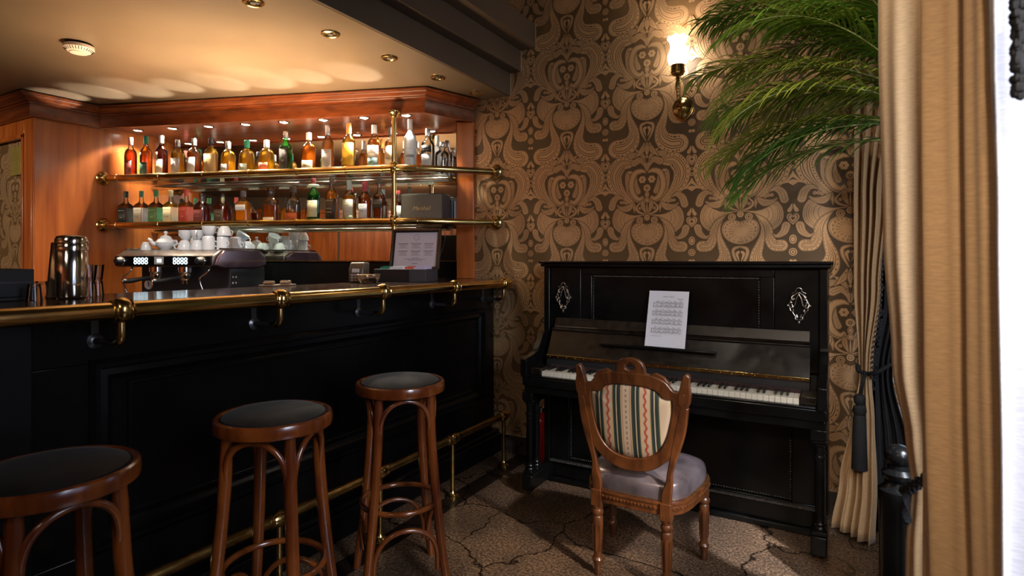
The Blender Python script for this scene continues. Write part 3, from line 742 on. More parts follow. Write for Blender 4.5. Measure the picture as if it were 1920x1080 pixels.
def solve(u, n):   # shelf position whose line of sight leaves the lens at column u
    t = (u - 960) / 1080; dx, dy = -0.4985 + 0.8669 * t, 0.8669 + 0.4985 * t
    q = B0 + BN * n
    return (q.y * dx - q.x * dy) / (BE.x * dy - BE.y * dx)
PINK = (0.50, 0.14, 0.12); GRN = (0.02, 0.22, 0.13); TEAL = (0.20, 0.38, 0.38)
# upper shelf, left to right as one faces it
bottle(0.191, .085, ZU, 'dark red whisky bottle with pink-red cap, first on the upper shelf', 'whisky', .320, .037, 'red_amber', .72, PINK, [(.04, .46, -50, 50, (0.16, 0.015, 0.012)), (.47, .62, -55, -5, (0.10, 0.02, 0.015))], [('GLENDRONACH', .38, .009, CREAM)])
bottle(0.325, .085, ZU, 'amber whisky bottle with dark green cap and dark green label, second on the upper shelf', 'whisky', .324, .037, 'red_amber', .80, GRN, [(.04, .40, -50, 50, (0.03, 0.10, 0.07)), (.44, .62, -55, -5, (0.08, 0.07, 0.05))], [('GLENDRONACH', .33, .009, CREAM)])
bottle(0.458, .085, ZU, 'dark ruby whisky bottle with white cap and stepped cream label', 'whisky', .322, .038, 'ruby', .80, WHITE, [(.04, .45, -55, 50, CREAM), (.45, .62, -55, 5, CREAM)], [('GLENDRONACH', .36, .009, BK)])
bottle(0.599, .085, ZU, 'golden whisky bottle, silver cap and white label with dark capitals, fourth on the upper shelf', 'whisky', .286, .042, 'gold', .66, SILV, [(.12, .52, -60, 45, WHITE), (.03, .12, -40, 30, WHITE)], [('BENRIACH', .45, .014, BK)])
bottle(0.732, .085, ZU, 'orange whisky bottle, silver cap and white label with dark capitals, fifth on the upper shelf', 'whisky', .288, .042, 'red_amber', .64, SILV, [(.12, .52, -60, 45, WHITE), (.03, .12, -40, 30, WHITE)], [('BENRIACH', .45, .014, BK)])
bottle(0.873, .085, ZU, 'bottle almost wrapped in a tan gold label under a dark foil neck', 'whisky', .283, .043, 'gold', .80, mat('dark_foil', (0.12, 0.11, 0.14), 0.3, 0.8), [(.03, .60, -80, 75, (0.52, 0.37, 0.16))], [('CARDHU', .45, .013, BK)], caph=.13)
bottle(1.012, .085, ZU, 'round-shouldered yellow whisky bottle with silver cap and small grey label', 'round', .254, .046, 'gold', .72, SILV, [(.06, .36, -55, 25, (0.40, 0.40, 0.42))], [('GLENKINCHIE', .24, .008, BK)], caph=.2)
bottle(1.162, .085, ZU, 'round-shouldered golden bottle with bright green cap and pale green label', 'round', .256, .048, 'gold', .70, (0.03, 0.30, 0.18), [(.05, .34, -55, 35, (0.45, 0.52, 0.42))], [('DALWHINNIE', .22, .009, GRN)], caph=.2)
bottle(1.317, .085, ZU, 'round-shouldered golden bottle with white cap and red banded label', 'round', .252, .048, 'gold', .70, WHITE, [(.05, .17, -60, 40, WHITE), (.17, .36, -60, 40, (0.55, 0.12, 0.06))], [('OBAN', .26, .011, WHITE)], caph=.2)
bottle(1.466, .085, ZU, 'dark green glass bottle with black label and silver cap on the upper shelf', 'tall', .304, .040, 'olive', .66, SILV, [(.05, .60, -60, 45, (0.045, 0.045, 0.045))], [('LAPHROAIG', .50, .010, WHITE), ('10', .32, .02, WHITE)], glassm=GLASSG, caph=.15)
bottle(1.641, .085, ZU, 'amber whisky bottle with white cap and plain low cream label', 'whisky', .288, .043, 'amber', .72, WHITE, [(.03, .33, -70, 60, (0.66, 0.56, 0.36))], [('AUCHENTOSHAN', .2, .008, BK)], caph=.17)
bottle(1.785, .085, ZU, 'tall slim amber bottle with silver-blue neck and square off-white label', 'tall', .330, .037, 'amber', .70, SILV, [(.10, .50, -60, 60, (0.62, 0.60, 0.58))], [('ARRAN', .42, .012, BK)], caph=.2)
bottle(1.939, .085, ZU, 'tall bottle glowing yellow all over with copper orange cap', 'tall', .338, .040, 'gold', .75, (0.75, 0.30, 0.06), [(.16, .60, -70, 70, (0.85, 0.50, 0.04))], [('GLENMORANGIE', .48, .0075, (0.35, 0.16, 0.02))], caph=.22)
bottle(2.124, .085, ZU, 'amber bottle with label white above and slate teal below, left of the brass post', 'tall', .316, .041, 'amber', .70, WHITE, [(.30, .56, -60, 60, WHITE), (.10, .30, -60, 60, (0.14, 0.24, 0.27))], [('TALISKER', .40, .012, BK)], caph=.18)
bottle(2.230, .11, ZU, 'amber bottle with cream stag label, half hidden behind the brass post', 'tall', .300, .037, 'amber', .66, (0.05, 0.05, 0.06), [(.14, .58, -65, 65, (0.70, 0.64, 0.54))], [('DALMORE', .3, .010, BK)], caph=.16)
bottle(2.377, .085, ZU, 'tall frosted white vodka bottle right of the brass post', 'tall', .342, .037, None, 0, WHITE, [(.26, .31, -70, 60, (0.30, 0.32, 0.38))], [('GREY GOOSE', .42, .009, (0.2, 0.22, 0.3)), ('VODKA', .2, .008, (0.2, 0.22, 0.3))], glassm=GLASSF, caph=.2)
bottle(2.475, .15, ZU, 'clear vodka bottle with black square label on the upper shelf', 'tall', .290, .042, None, 0, SILV, [(.62 * .72, .60, -50, 50, BK), (.10, .40, -45, 45, (0.5, 0.53, 0.58))], [('KETEL', .555, .014, WHITE), ('WODKA', .49, .010, WHITE)], glassm=GLASSC, caph=.17)
bottle(2.545, .235, ZU, 'short clear round-shouldered bottle with a black stripe, last on the upper shelf', 'bell', .215, .046, None, 0, SILV, [(.05, .52, 10, 18, BK)], [], glassm=GLASSC, caph=.14)
# lower shelf
JK = dict(shape='square')
def jack(s, lab, front, side, liq, capc, col, word):
    bottle(s, .085, ZL, lab, 'square', .268, .037, liq, .60, capc, [(.07, .53, -43, 43, front), (.07, .53, 47, 120, side)], [("JACK DANIEL'S", .46, .0085, col), (word, .27, .010, col)], caph=.17)
jack(0.150, 'square whiskey bottle with black label and black cap, first on the lower shelf', (0.03, 0.03, 0.03), (0.06, 0.055, 0.05), 'brown', BK, WHITE, 'No.7')
jack(0.285, 'square whiskey bottle with dull tan and white label and green neck', (0.33, 0.27, 0.20), (0.60, 0.60, 0.58), 'red_amber', (0.05, 0.16, 0.09), BK, 'RYE')
jack(0.412, 'square whiskey bottle with green label and green neck', (0.08, 0.18, 0.06), (0.07, 0.32, 0.14), 'brown', (0.05, 0.20, 0.08), (0.7, 0.75, 0.4), 'APPLE')
jack(0.537, 'square whiskey bottle with cream yellow label and cream neck', (0.62, 0.53, 0.32), (0.66, 0.57, 0.38), 'gold', (0.62, 0.52, 0.30), BK, 'HONEY')
jack(0.668, 'square whiskey bottle with bright red label and red neck', (0.50, 0.06, 0.04), (0.60, 0.10, 0.07), 'red_amber', (0.55, 0.07, 0.05), (0.8, 0.6, 0.5), 'FIRE')
bottle(0.799, .085, ZL, 'squat dark ruby bottle with maroon shield label and clear stopper', 'slant', .238, .044, 'ruby', .58, GLASSC, [(.10, .50, -38, 38, (0.15, 0.03, 0.03))], [("JACK DANIEL'S", .42, .007, CREAM), ('SINGLE BARREL', .3, .0055, CREAM)], caph=.17)
bottle(0.969, .085, ZL, 'squat dark ruby bottle with dark brown shield label and clear stopper', 'slant', .236, .046, 'ruby', .60, GLASSC, [(.10, .50, -38, 38, (0.07, 0.045, 0.03))], [("JACK DANIEL'S", .42, .007, CREAM), ('SINGLE BARREL', .3, .0055, CREAM)], caph=.17)
bottle(1.132, .085, ZL, 'golden flask bottle with arched white shoulder label and dark cap', 'slant', .247, .048, 'amber', .70, (0.06, 0.05, 0.06), [(.44, .60, -40, 40, WHITE), (.05, .14, -35, 35, (0.4, 0.36, 0.3))], [('GENTLEMAN JACK', .52, .0065, BK)], caph=.17, depth=.7)
bottle(1.350, .085, ZL, 'wide flask bottle with clear shoulders, amber whiskey and low cream label', 'bell', .262, .056, 'red_amber', .55, GLASSC, [(.07, .22, -50, 40, (0.60, 0.50, 0.36))], [('WOODFORD', .45, .010, (0.12, 0.05, 0.02)), ('RESERVE', .15, .009, BK)], caph=.17, depth=.6)
bottle(1.523, .085, ZL, 'ribbed clear flask bottle with orange label', 'bell', .266, .050, 'red_amber', .34, (0.05, 0.04, 0.04), [(.09, .32, -50, 50, (0.70, 0.17, 0.06))], [('BULLEIT', .48, .014, (0.2, 0.2, 0.22)), ('BOURBON', .2, .007, BK)], caph=.15, depth=.7)
bottle(1.677, .085, ZL, 'tall green glass whiskey bottle with cream label and red-brown cap', 'tall', .320, .038, 'olive', .62, (0.25, 0.05, 0.05), [(.17, .52, -65, 65, (0.66, 0.64, 0.44)), (.80, .86, -90, 90, (0.35, 0.42, 0.36))], [('JAMESON', .47, .0125, BK), ('IRISH WHISKEY', .3, .006, BK)], glassm=GLASSG, caph=.14)
bottle(1.813, .085, ZL, 'tall amber whiskey bottle with dark brown label and pale lettering', 'tall', .322, .039, 'amber', .72, (0.07, 0.05, 0.04), [(.12, .54, -65, 65, (0.06, 0.035, 0.02))], [('JAMESON', .50, .0125, CREAM), ('BLACK', .33, .0125, CREAM), ('BARREL', .26, .0125, CREAM)], caph=.14)
bottle(1.942, .085, ZL, 'amber bottle with square white picture label and teal neck band', 'tall', .298, .039, 'amber', .66, (0.30, 0.38, 0.40), [(.20, .56, -60, 60, (0.60, 0.58, 0.50)), (.06, .2, -60, 60, (0.16, 0.18, 0.12))], [('WILD', .48, .010, BK), ('TURKEY', .43, .010, BK)], caph=.22)
bottle(2.055, .085, ZL, 'amber bottle with silver oval label and dark red cap', 'bell', .284, .040, 'red_amber', .74, (0.28, 0.03, 0.05), [(.15, .48, -45, 45, (0.55, 0.56, 0.62)), (.05, .12, -60, 60, (0.55, 0.30, 0.20))], [('CHIVAS', .42, .011, BK), ('12', .3, .022, BK)], caph=.22)
bottle(2.160, .085, ZL, 'square-sided amber bottle with slanting black label, left of the brass post', 'square', .312, .032, 'brown', .62, (0.08, 0.07, 0.06), [(.34, .52, -44, 44, (0.03, 0.03, 0.035)), (.05, .09, -44, 44, CREAM)], [('BLACK LABEL', .43, .0075, (0.7, 0.55, 0.25))], caph=.14)
bottle(2.245, .20, ZL, 'small bottle with red and white cap tucked behind the brass post', 'tall', .235, .028, 'ruby', .66, (0.55, 0.05, 0.05), [(.1, .55, -70, 70, WHITE)], [], caph=.1)

# loudspeaker on the lower shelf
sp = thing('bookshelf_speaker', 'grey cloth-fronted loudspeaker with gold script lettering on the lower shelf', 'speaker', bb(2.435, .14, ZL), BA)
MB().box(-.15, .15, 0.004, .15, 0.012, .205).build('cabinet', mat('black_vinyl', (0.025, 0.024, 0.026), 0.5, bump=0.3, bscale=500), sp, bevel=0.006)
MB().box(-.141, .141, -0.004, 0.006, .020, .197).build('grille_cloth', mat('grey_grille_cloth', (0.17, 0.145, 0.115), 0.85, var=0.1, bump=0.5, bscale=700), sp, bevel=0.002)
MB().box(-.141, .141, -0.0055, -0.004, .014, .024).build('trim_strip', mat('pale_metal_strip', (0.5, 0.45, 0.36), 0.4, 0.5), sp)
vs2, fs = text2d('Marshall', 0.037, shear=0.35)
MB().add([(x, -0.0065, 0.105 + y) for x, y in vs2], fs).build('lettering', mat('gold_script', (0.85, 0.66, 0.30), 0.35, 0.5), sp, smooth=0, recalc=False)
mb = MB()
for x in (-.12, .12):
    for y in (.03, .12): mb.lathe([(.008, 0.0), (.009, .006), (.008, .012)], 10, c=(x, y, 0))
mb.build('feet', BLACKM, sp)
sb = thing('black_box', 'small black box standing behind the loudspeaker at the shelf end', 'box', bb(2.55, .30, ZL), BA)
MB().box(-.04, .04, -.008, .03, 0, .175).build('case', BLACKM, sb, bevel=0.003)
MB().box(-.036, .036, -.0095, -.008, .15, .155).build('seam', DARKSTEEL, sb)

# ------------------------------------------------------------------ espresso machine
ZC = 0.94
em = thing('espresso_machine', 'two-group black and chrome espresso machine with lit buttons, cups stacked on top', 'coffee machine', bb(.83, -.03, ZC), BA)
GREY = mat('graphite_panel', (0.05, 0.05, 0.056), 0.35, 0.5, var=0.1); BRN = mat('bronze_steel', (0.20, 0.16, 0.135), 0.25, 0.9)
PURP = mat('plum_gloss_panel', (0.10, 0.06, 0.08), 0.14, 0.5, coat=0.6)
W2 = .36
def z(v): return v - ZC
mb = MB(); mb.prism([(-.10, z(1.01)), (-.10, z(1.235)), (.265, z(1.235)), (.265, z(1.01))], -W2 + .03, W2, 'yz'); mb.build('body', GREY, em, bevel=0.004)
# head with sloping top edge
mb = MB(); mb.prism([(-.27, z(1.24)), (-.268, z(1.305)), (-.19, z(1.345)), (.20, z(1.345)), (.265, z(1.31)), (.265, z(1.235)), (-.25, z(1.232))], -W2 - .01, W2 + .012, 'yz'); mb.build('head', BRN, em, bevel=0.005)
MB().box(-W2 - .005, W2, -.276, -.268, z(1.243), z(1.302)).build('control_panel', BLACK, em, bevel=0.002)
LITB = mat('lit_button', (0.6, 0.75, 0.8), 0.4, emit=(0.62, 0.85, 0.95), estr=2.2)
for cx in (-.16, .14):
    for i in range(4):
        for j in range(2):
            mm = MB(); c = (cx - .042 + i * .028, z(1.262 + j * .021))
            o_, i_ = circ(c, .0115, 12), circ(c, .0075, 12)
            mm.ring(o_, i_, -.279, -.276, 'xz'); mm.build('button', LITB, em)
DSP = mat('display_frame', (0.35, 0.34, 0.33), 0.4)
MB().box(-.055, .015, -.280, -.276, z(1.25), z(1.298)).build('display', DSP, em, bevel=.001)
MB().box(-.032, .0, -.2815, -.280, z(1.263), z(1.285)).build('display_digits', LITB, em)
for cx in (-.31, .30):
    MB().lathe([(.026, 0), (.028, -.012), (.024, -.03), (.018, -.045), (.008, -.05)], 18, c=(cx, -.276, z(1.272)), axis='y').build('steam_knob', BLACKM, em)
    MB().lathe([(.030, 0.0), (.0305, -.006), (.028, -.009)], 18, c=(cx, -.276, z(1.272)), axis='y').build('knob_ring', CHROME, em)
# plum side pods
mb = MB(); mb.prism([(-.262, z(1.245)), (-.235, z(1.30)), (-.17, z(1.345)), (.16, z(1.345)), (.245, z(1.30)), (.255, z(1.245)), (.17, z(1.222)), (-.18, z(1.222))], W2 + .011, W2 + .030, 'yz'); mb.build('side_pod', PURP, em, bevel=0.008)
MB().box(W2 - .002, W2 + .008, -.10, .26, z(1.0), z(1.222)).build('side_panel', GREY, em, bevel=0.003)
mb = MB()
for y in (-.075, -.045):
    for zz in (1.165, 1.125, 1.085): mb.box(W2 + .008, W2 + .0095, y - .006, y + .006, z(zz) - .006, z(zz) + .006)
mb.build('side_symbols', mat('pale_print', (0.5, 0.42, 0.36), 0.5), em)
# rail round the cup tray
mb = MB(); mb.tube([(-W2, -.19, z(1.352)), (-W2, .25, z(1.352)), (W2, .25, z(1.352)), (W2, -.19, z(1.352))], .006, 8); mb.build('cup_rail', CHROME, em)
# group heads, portafilters
for cx in (-.14, .085):
    MB().lathe([(.045, 1.232 - ZC), (.045, 1.20 - ZC), (.036, 1.19 - ZC), (.034, 1.182 - ZC)], 20, c=(cx, -.17, 0)).build('group_head', CHROME, em)
    pf = MB(); pf.lathe([(.037, 1.182 - ZC), (.038, 1.160 - ZC), (.030, 1.145 - ZC), (.012, 1.140 - ZC)], 20, c=(cx, -.17, 0))
    pf.tube([(cx - .012, -.172, z(1.142)), (cx - .02, -.172, z(1.12))], .006, 8); pf.tube([(cx + .012, -.172, z(1.142)), (cx + .02, -.172, z(1.12))], .006, 8)
    p = pf.build('portafilter', CHROME, em)
    hx = -.08
    MB().tube([(cx - .01, -.20, z(1.166)), (cx + hx * .4, -.26, z(1.155)), (cx + hx * .75, -.31, z(1.143)), (cx + hx, -.35, z(1.142))], [.008, .013, .016, .014], 12).build('handle', BLACKM, p)
    MB().blob((cx + hx * 1.02, -.353, z(1.142)), .009, .009, .009).build('handle_cap', CHROME, p)
# gauge
MB().lathe([(.034, -.002), (.036, -.012), (.030, -.014), (.030, -.008)], 22, c=(-.262, -.10, z(1.108)), axis='y', caps=False).build('gauge_ring', CHROME, em)
ga = MB(); ga.lathe([(.030, 0), (.030, -.009), (.001, -.0092)], 22, c=(-.262, -.10, z(1.108)), axis='y'); ga.build('gauge_face', PORC, em)
MB().box(-.268, -.262, -.1105, -.1095, z(1.098), z(1.128)).build('gauge_needle', BLACKM, em)
# steam wands and curved chrome uprights
for cx, sg in ((-.33, 1), (.27, 1)):
    MB().tube(spline([(cx + .03, -.20, z(1.235)), (cx + .02, -.215, z(1.20)), (cx - .03, -.22, z(1.165)), (cx - .035, -.215, z(1.13)), (cx - .005, -.2, z(1.03)), (cx, -.2, z(.99))], 6), .006, 10).build('steam_wand', CHROME, em)
mb = MB(); mb.box(-W2 + .02, W2 - .01, -.27, -.10, z(.985), z(1.012)); mb.build('drip_tray', STEEL, em, bevel=.004)
mb = MB()
for i in range(22): mb.box(-W2 + .04 + i * .0305, -W2 + .050 + i * .0305, -.26, -.11, z(1.012), z(1.016))
mb.build('drip_grid', CHROME, em)
for x in (-.30, .30):
    for y in (-.22, .2): MB().lathe([(.016, 0), (.018, .01), (.014, .046)], 14, c=(x, y, 0)).build('foot', CHROME, em)

# cups: a few profiles, each cup its own thing
def cup_proto(kind):
    t = thing('coffee_cup', 'white porcelain cup', 'cup', (0, 0, 0))
    if kind == 'esp': pr = [(.017, 0), (.019, .003), (.024, .012), (.031, .035), (.033, .055), (.031, .055), (.029, .036), (.022, .014), (.001, .008)]; hr, hz = .032, .032
    elif kind == 'cap': pr = [(.022, 0), (.024, .003), (.033, .015), (.043, .045), (.046, .065), (.044, .065), (.041, .045), (.03, .017), (.001, .01)]; hr, hz = .044, .038
    else: pr = [(.030, 0), (.034, .003), (.038, .01), (.040, .085), (.041, .092), (.039, .092), (.037, .085), (.036, .012), (.001, .008)]; hr, hz = .040, .05
    MB().lathe(pr, 22, caps=False).build('bowl', PORC, t)
    MB().tube(spline([(hr - .004, 0, hz + .017), (hr + .012, 0, hz + .019), (hr + .021, 0, hz + .006), (hr + .016, 0, hz - .009), (hr - .008, 0, hz - .016)], 5), .0042, 8).build('handle', PORC, t)
    return t
protos = {k: cup_proto(k) for k in ('esp', 'cap', 'mug')}; used = set()
ZT = 1.3465
def cup(kind, s, n, zz, turn, label, flip=False, tilt=0.0):
    o = protos[kind] if kind not in used else copy_tree(protos[kind]); used.add(kind)
    h = {'esp': .055, 'cap': .065, 'mug': .092}[kind]
    o['label'] = label; o['group'] = 'cups on the coffee machine'
    o.location = bb(s, n, zz + (h if flip else 0) + (0.012 if tilt else 0)); o.rotation_euler = (R(180) if flip else 0, R(tilt), BA + R(turn))
    return o
cup('esp', .545, -.14, ZT, 150, 'small upturned espresso cup at the left front corner of the machine top', True)
cup('cap', .60, -.0, ZT, 100, 'upturned cup behind the small corner cup', True)
cup('cap', .855, -.14, ZT, 200, 'upturned cup at the foot of the middle stack, front row', True)
cup('cap', .86, -.135, ZT + .066, 170, 'cup balanced on the upturned front cup of the middle stack', False)
cup('cap', .955, -.14, ZT, 30, 'upturned cup beside the middle stack, bottom of its pair', True)
cup('cap', .952, -.135, ZT + .066, -60, 'cup with tilted rim on top of the second pair', False)
cup('mug', 1.045, -.145, ZT, 20, 'tall upturned mug at the right front of the machine top', True)
cup('cap', 1.045, -.14, ZT + .093, 60, 'round cup standing on top of the tall front mug', False)
cup('mug', 1.135, -.12, ZT, -20, 'tall upturned mug with its handle towards the room', True)
cup('cap', 1.142, -.115, ZT + .093, 80, 'upturned cup balanced on the mug nearest the plum side', True)
cup('mug', 1.10, .05, ZT, 0, 'tall mug in the back row, nearest the machine edge', True)
cup('mug', .72, .12, ZT, 30, 'tall mug in the back row behind the teapot', True)
cup('cap', .98, .06, ZT, 110, 'cup in the back row behind the tall front mug', False)
cup('cap', .88, .10, ZT, 15, 'upturned cup in the back row, middle', True)
cup('esp', .80, .03, ZT, 60, 'small upturned espresso cup between the two rows', True)
cup('cap', .97, .17, ZT, 10, 'cup close to the mirror, back right', True)
cup('cap', 1.11, .16, ZT, -10, 'cup close to the mirror at the right corner', True)
cup('cap', 1.04, .155, ZT + .056, 20, 'tilted cup lying across the two cups by the mirror', False, 35)
tp = thing('teapot', 'white porcelain teapot with ball knob between the cups', 'teapot', bb(.695, -.13, ZT), BA)
MB().lathe([(.030, 0), (.032, .004), (.048, .018), (.060, .04), (.062, .052), (.050, .07), (.036, .078), (.034, .082)], 24).build('pot', PORC, tp)
MB().lathe([(.037, .080), (.036, .086), (.026, .094), (.010, .100), (.006, .106), (.011, .112), (.013, .119), (.009, .127), (.001, .129)], 20).build('lid', PORC, tp)
MB().tube(spline([(-.050, -.01, .035), (-.072, -.03, .045), (-.085, -.04, .068), (-.095, -.048, .075)], 5), [.016] * 6 + [.012] * 5 + [.009] * 5, 10).build('spout', PORC, tp)
MB().tube(spline([(.056, 0, .06), (.085, 0, .062), (.088, 0, .035), (.058, 0, .028)], 5), .005, 8).build('handle', PORC, tp)

# napkin clips on the counter (brown blocks)
BRC = mat('tan_leatherette', (0.26, 0.16, 0.10), 0.5)
# ------------------------------------------------------------------ the bar
ZB = 1.15
bar = thing('bar_counter', 'long black panelled bar with dark granite top', 'bar', (0, 0, 0))
GRAN = mat('dark_granite', (0.05, 0.03, 0.02), 0.12, var=0.9, vscale=70, spec=0.5)
mb = MB(); mb.box(-2.46, -1.935, -1.2, YW - 0.003, 1.112, ZB); mb.build('worktop', GRAN, bar, bevel=0.012)
mb = MB()
mb.box(-2.12, -2.06, -1.2, YW - 0.02, 0.0, 1.112)
# rails and stiles of the panelled front
mb.box(-2.06, -2.045, 0.75, YW - 0.02, 0.955, 1.112); mb.box(-2.06, -2.045, 0.75, 0.91, 0.36, 0.955); mb.box(-2.06, -2.045, 3.19, YW - 0.02, 0.36, 0.955)
mb.box(-2.06, -2.045, 0.75, YW - 0.02, 0.20, 0.36)
mb.build('front', BLACK, bar, bevel=0.003)
mb = MB(); mb.box(-2.12, -1.985, -1.2, YW - 0.02, 0.0, 0.125); mb.box(-2.12, -2.0, -1.2, YW - 0.02, 0.125, 0.15); mb.build('plinth', BLACK, bar, bevel=0.006)
def frame(x0, y0, y1, z0, z1, w, d, m=None):
    """raised moulding round a panel: stepped section swept round a rectangle in the yz plane"""
    m = m or MB(); prof = [(0, 0), (0, d * .7), (w * .18, d), (w * .36, d), (w * .46, d * .45), (w * .72, d * .55), (w * .86, d * .25), (w, d * .1), (w, 0)]
    L = []
    for (cy, cz, sy, sz) in ((y0, z0, 1, 1), (y1, z0, -1, 1), (y1, z1, -1, -1), (y0, z1, 1, -1)):
        L.append([(x0 + b, cy + sy * a, cz + sz * a) for a, b in prof])
    return m.loops(L, 0, False, True)
frame(-2.06, 0.90, 3.20, 0.35, 0.965, 0.075, 0.034).build('panel_moulding', BLACK, bar, smooth=30)
frame(-2.06, 1.02, 3.08, 0.43, 0.885, 0.02, 0.008).build('inner_moulding', BLACK, bar, smooth=30)
# projecting pilaster at the left
mb = MB(); mb.box(-2.045, -1.995, -1.2, 0.74, 0.0, 1.112); mb.build('pilaster', mat('black_satin_panel', (0.003, 0.003, 0.0035), 0.35, var=0.2, spec=0.25), bar, bevel=0.004)
mb = MB(); mb.box(-2.5, -2.2, -1.2, 2.75, 0.0, 0.95); mb.build('inner_cupboards', BLACKM, bar, smooth=0)

# brass hand rail with brackets
hr = thing('bar_rail', 'thick brass hand rail along the front edge of the bar', 'rail', (0, 0, 0))
XR = -1.885
MB().tube([(XR, -1.0, 1.128), (XR, 3.22, 1.128)], .0255, 20).build('tube', BRASS, hr)
MB().lathe([(.001, 0.033), (.02, .028), (.031, .012), (.033, -.004), (.029, -.02), (.026, -.03)], 20, c=(XR, 3.22, 1.128), axis='y').build('end_cap', BRASS, hr)
for yk in (-0.78, -0.213, 0.352, 0.917, 1.482, 2.055, 2.632, 3.17):
    k = MB()
    k.lathe([(.026, -.030), (.031, -.028), (.033, -.024), (.030, -.020), (.035, -.016), (.039, -.006), (.039, .006), (.035, .016), (.030, .020), (.033, .024), (.031, .028), (.026, .030)], 24, c=(XR, yk, 1.128), axis='y')
    br = k.build('bracket_collar', BRASS, hr)
    q = spline([(XR, yk, 1.098), (XR, yk, 1.055), (XR - .006, yk, 1.036), (XR - .024, yk, 1.026), (XR - .05, yk, 1.025)], 5)
    MB().tube(q, .0115, 12).build('bracket_arm', BRASS, hr)
    MB().tube([(XR - .05, yk, 1.025), (-2.046, yk, 1.025)], .010, 12).build('bracket_stay', DARKSTEEL, hr)
    MB().lathe([(.024, 0), (.024, .006), (.016, .010), (.012, .012)], 18, c=(-2.0448, yk, 1.025), axis='x').build('bracket_plate', DARKSTEEL, hr)
    MB().box(-2.0448, -2.041, yk - .011, yk + .011, 1.045, 1.108).build('bracket_strap', DARKSTEEL, hr, bevel=.001)
# brass foot rail
fr_ = thing('foot_rail', 'brass foot rail on short posts along the bottom of the bar', 'rail', (0, 0, 0))
XFt = -1.825
MB().tube([(XFt, -0.9, .315), (XFt, 3.09, .315)], .0195, 16).build('tube', BRASSD, fr_)
for yk in (-.70, -.17, .36, .89, 1.43, 1.97, 2.53, 3.07):
    k = MB(); k.lathe([(.020, -.045), (.026, -.042), (.026, -.034), (.023, -.030), (.031, -.014), (.032, .010), (.024, .026), (.026, .034), (.025, .042), (.020, .045)], 20, c=(XFt, yk, .315), axis='y')
    k.build('collar', BRASS, fr_)
    MB().tube([(XFt, yk, .29), (XFt, yk, .01)], .0125, 14).build('post', BRASSD, fr_)
    MB().lathe([(.036, 0.0005), (.037, .006), (.033, .010), (.034, .014), (.024, .020), (.016, .030), (.013, .045)], 22, c=(XFt, yk, 0)).build('foot', BRASS, fr_)

# ------------------------------------------------------------------ things standing on the bar top
zt = ZB + .0006
sh = thing('cocktail_shaker', 'polished steel cocktail shaker standing on the bar', 'shaker', (-2.235, .935, zt))
MB().lathe([(.034, 0), (.040, .003), (.0435, .012), (.044, .158), (.0425, .160)], 32).build('cup', STEEL, sh)
MB().lathe([(.0425, .160), (.045, .162), (.045, .182), (.0435, .184)], 32).build('collar', STEEL, sh)
MB().lathe([(.0435, .184), (.046, .186), (.046, .196), (.041, .207), (.030, .211), (.001, .212)], 32).build('lid', STEEL, sh)
sb_ = thing('mixing_tin', 'slim tapered steel mixing tin, upturned behind the cocktail shaker', 'mixing cup', (-2.333, .947, zt))
MB().lathe([(.044, 0), (.045, .004), (.043, .008), (.030, .185), (.028, .188), (.001, .189)], 28).build('tin', STEEL, sb_)
MB().lathe([(.0452, .001), (.0472, .004), (.0452, .007)], 28, caps=False).build('rim', CHROME, sb_)
SG = glass('tumbler_glass', (0.95, 0.96, 0.96), 1.0)
def shot(x, y, zz, lab, flip=False):
    t = thing('shot_glass', lab, 'glass', (x, y, zz + (.055 if flip else 0)), 0, 'shot glasses on the bar', rot=(R(180) if flip else 0, 0, 0))
    MB().lathe([(.001, .0), (.016, .0), (.017, .004), (.022, .053), (.0225, .055), (.021, .055), (.0155, .012), (.001, .010)], 20, caps=False).build('bowl', SG, t)
    mb = MB(); mb.lathe([(.0148, .001), (.0150, .009), (.001, .0095)], 16); mb.build('thick_base', glass('thick_base_glass', (0.8, 0.83, 0.82), 1.2), t)
    return t
shot(-2.31, 1.022, zt, 'lower shot glass of the stack nearest the cocktail shaker', True)
shot(-2.31, 1.022, zt + .056, 'upper shot glass of the stack nearest the cocktail shaker')
shot(-2.355, 1.065, zt, 'lower shot glass of the stack further from the shaker', True)
shot(-2.355, 1.065, zt + .056, 'upper shot glass of the stack further from the shaker')
shot(-2.42, .922, zt, 'single upturned shot glass left of the mixing tin', True)
shot(-2.19, .815, zt, 'single upturned shot glass beside the black bar caddy', True)
nb = thing('bar_caddy', 'black bar caddy at the left end of the counter', 'caddy', (-2.355, .73, zt))
mb = MB(); mb.box(-.10, .10, -.20, .11, 0, .012); mb.box(-.10, -.09, -.20, .11, .012, .10); mb.box(.09, .10, -.20, .11, .012, .10); mb.box(-.09, .09, .10, .11, .012, .10); mb.box(-.09, .09, -.2, -.19, .012, .10)
mb.build('tray', BLACKM, nb, bevel=.002)
mb = MB(); mb.box(-.088, .088, -.188, .098, .05, .055); mb.box(-.088, .088, -.05, -.045, .012, .095); mb.build('dividers', BLACKM, nb)
mb = MB(); mb.box(.1, .103, -.2, .11, .055, .06); mb.build('lip', DARKSTEEL, nb)

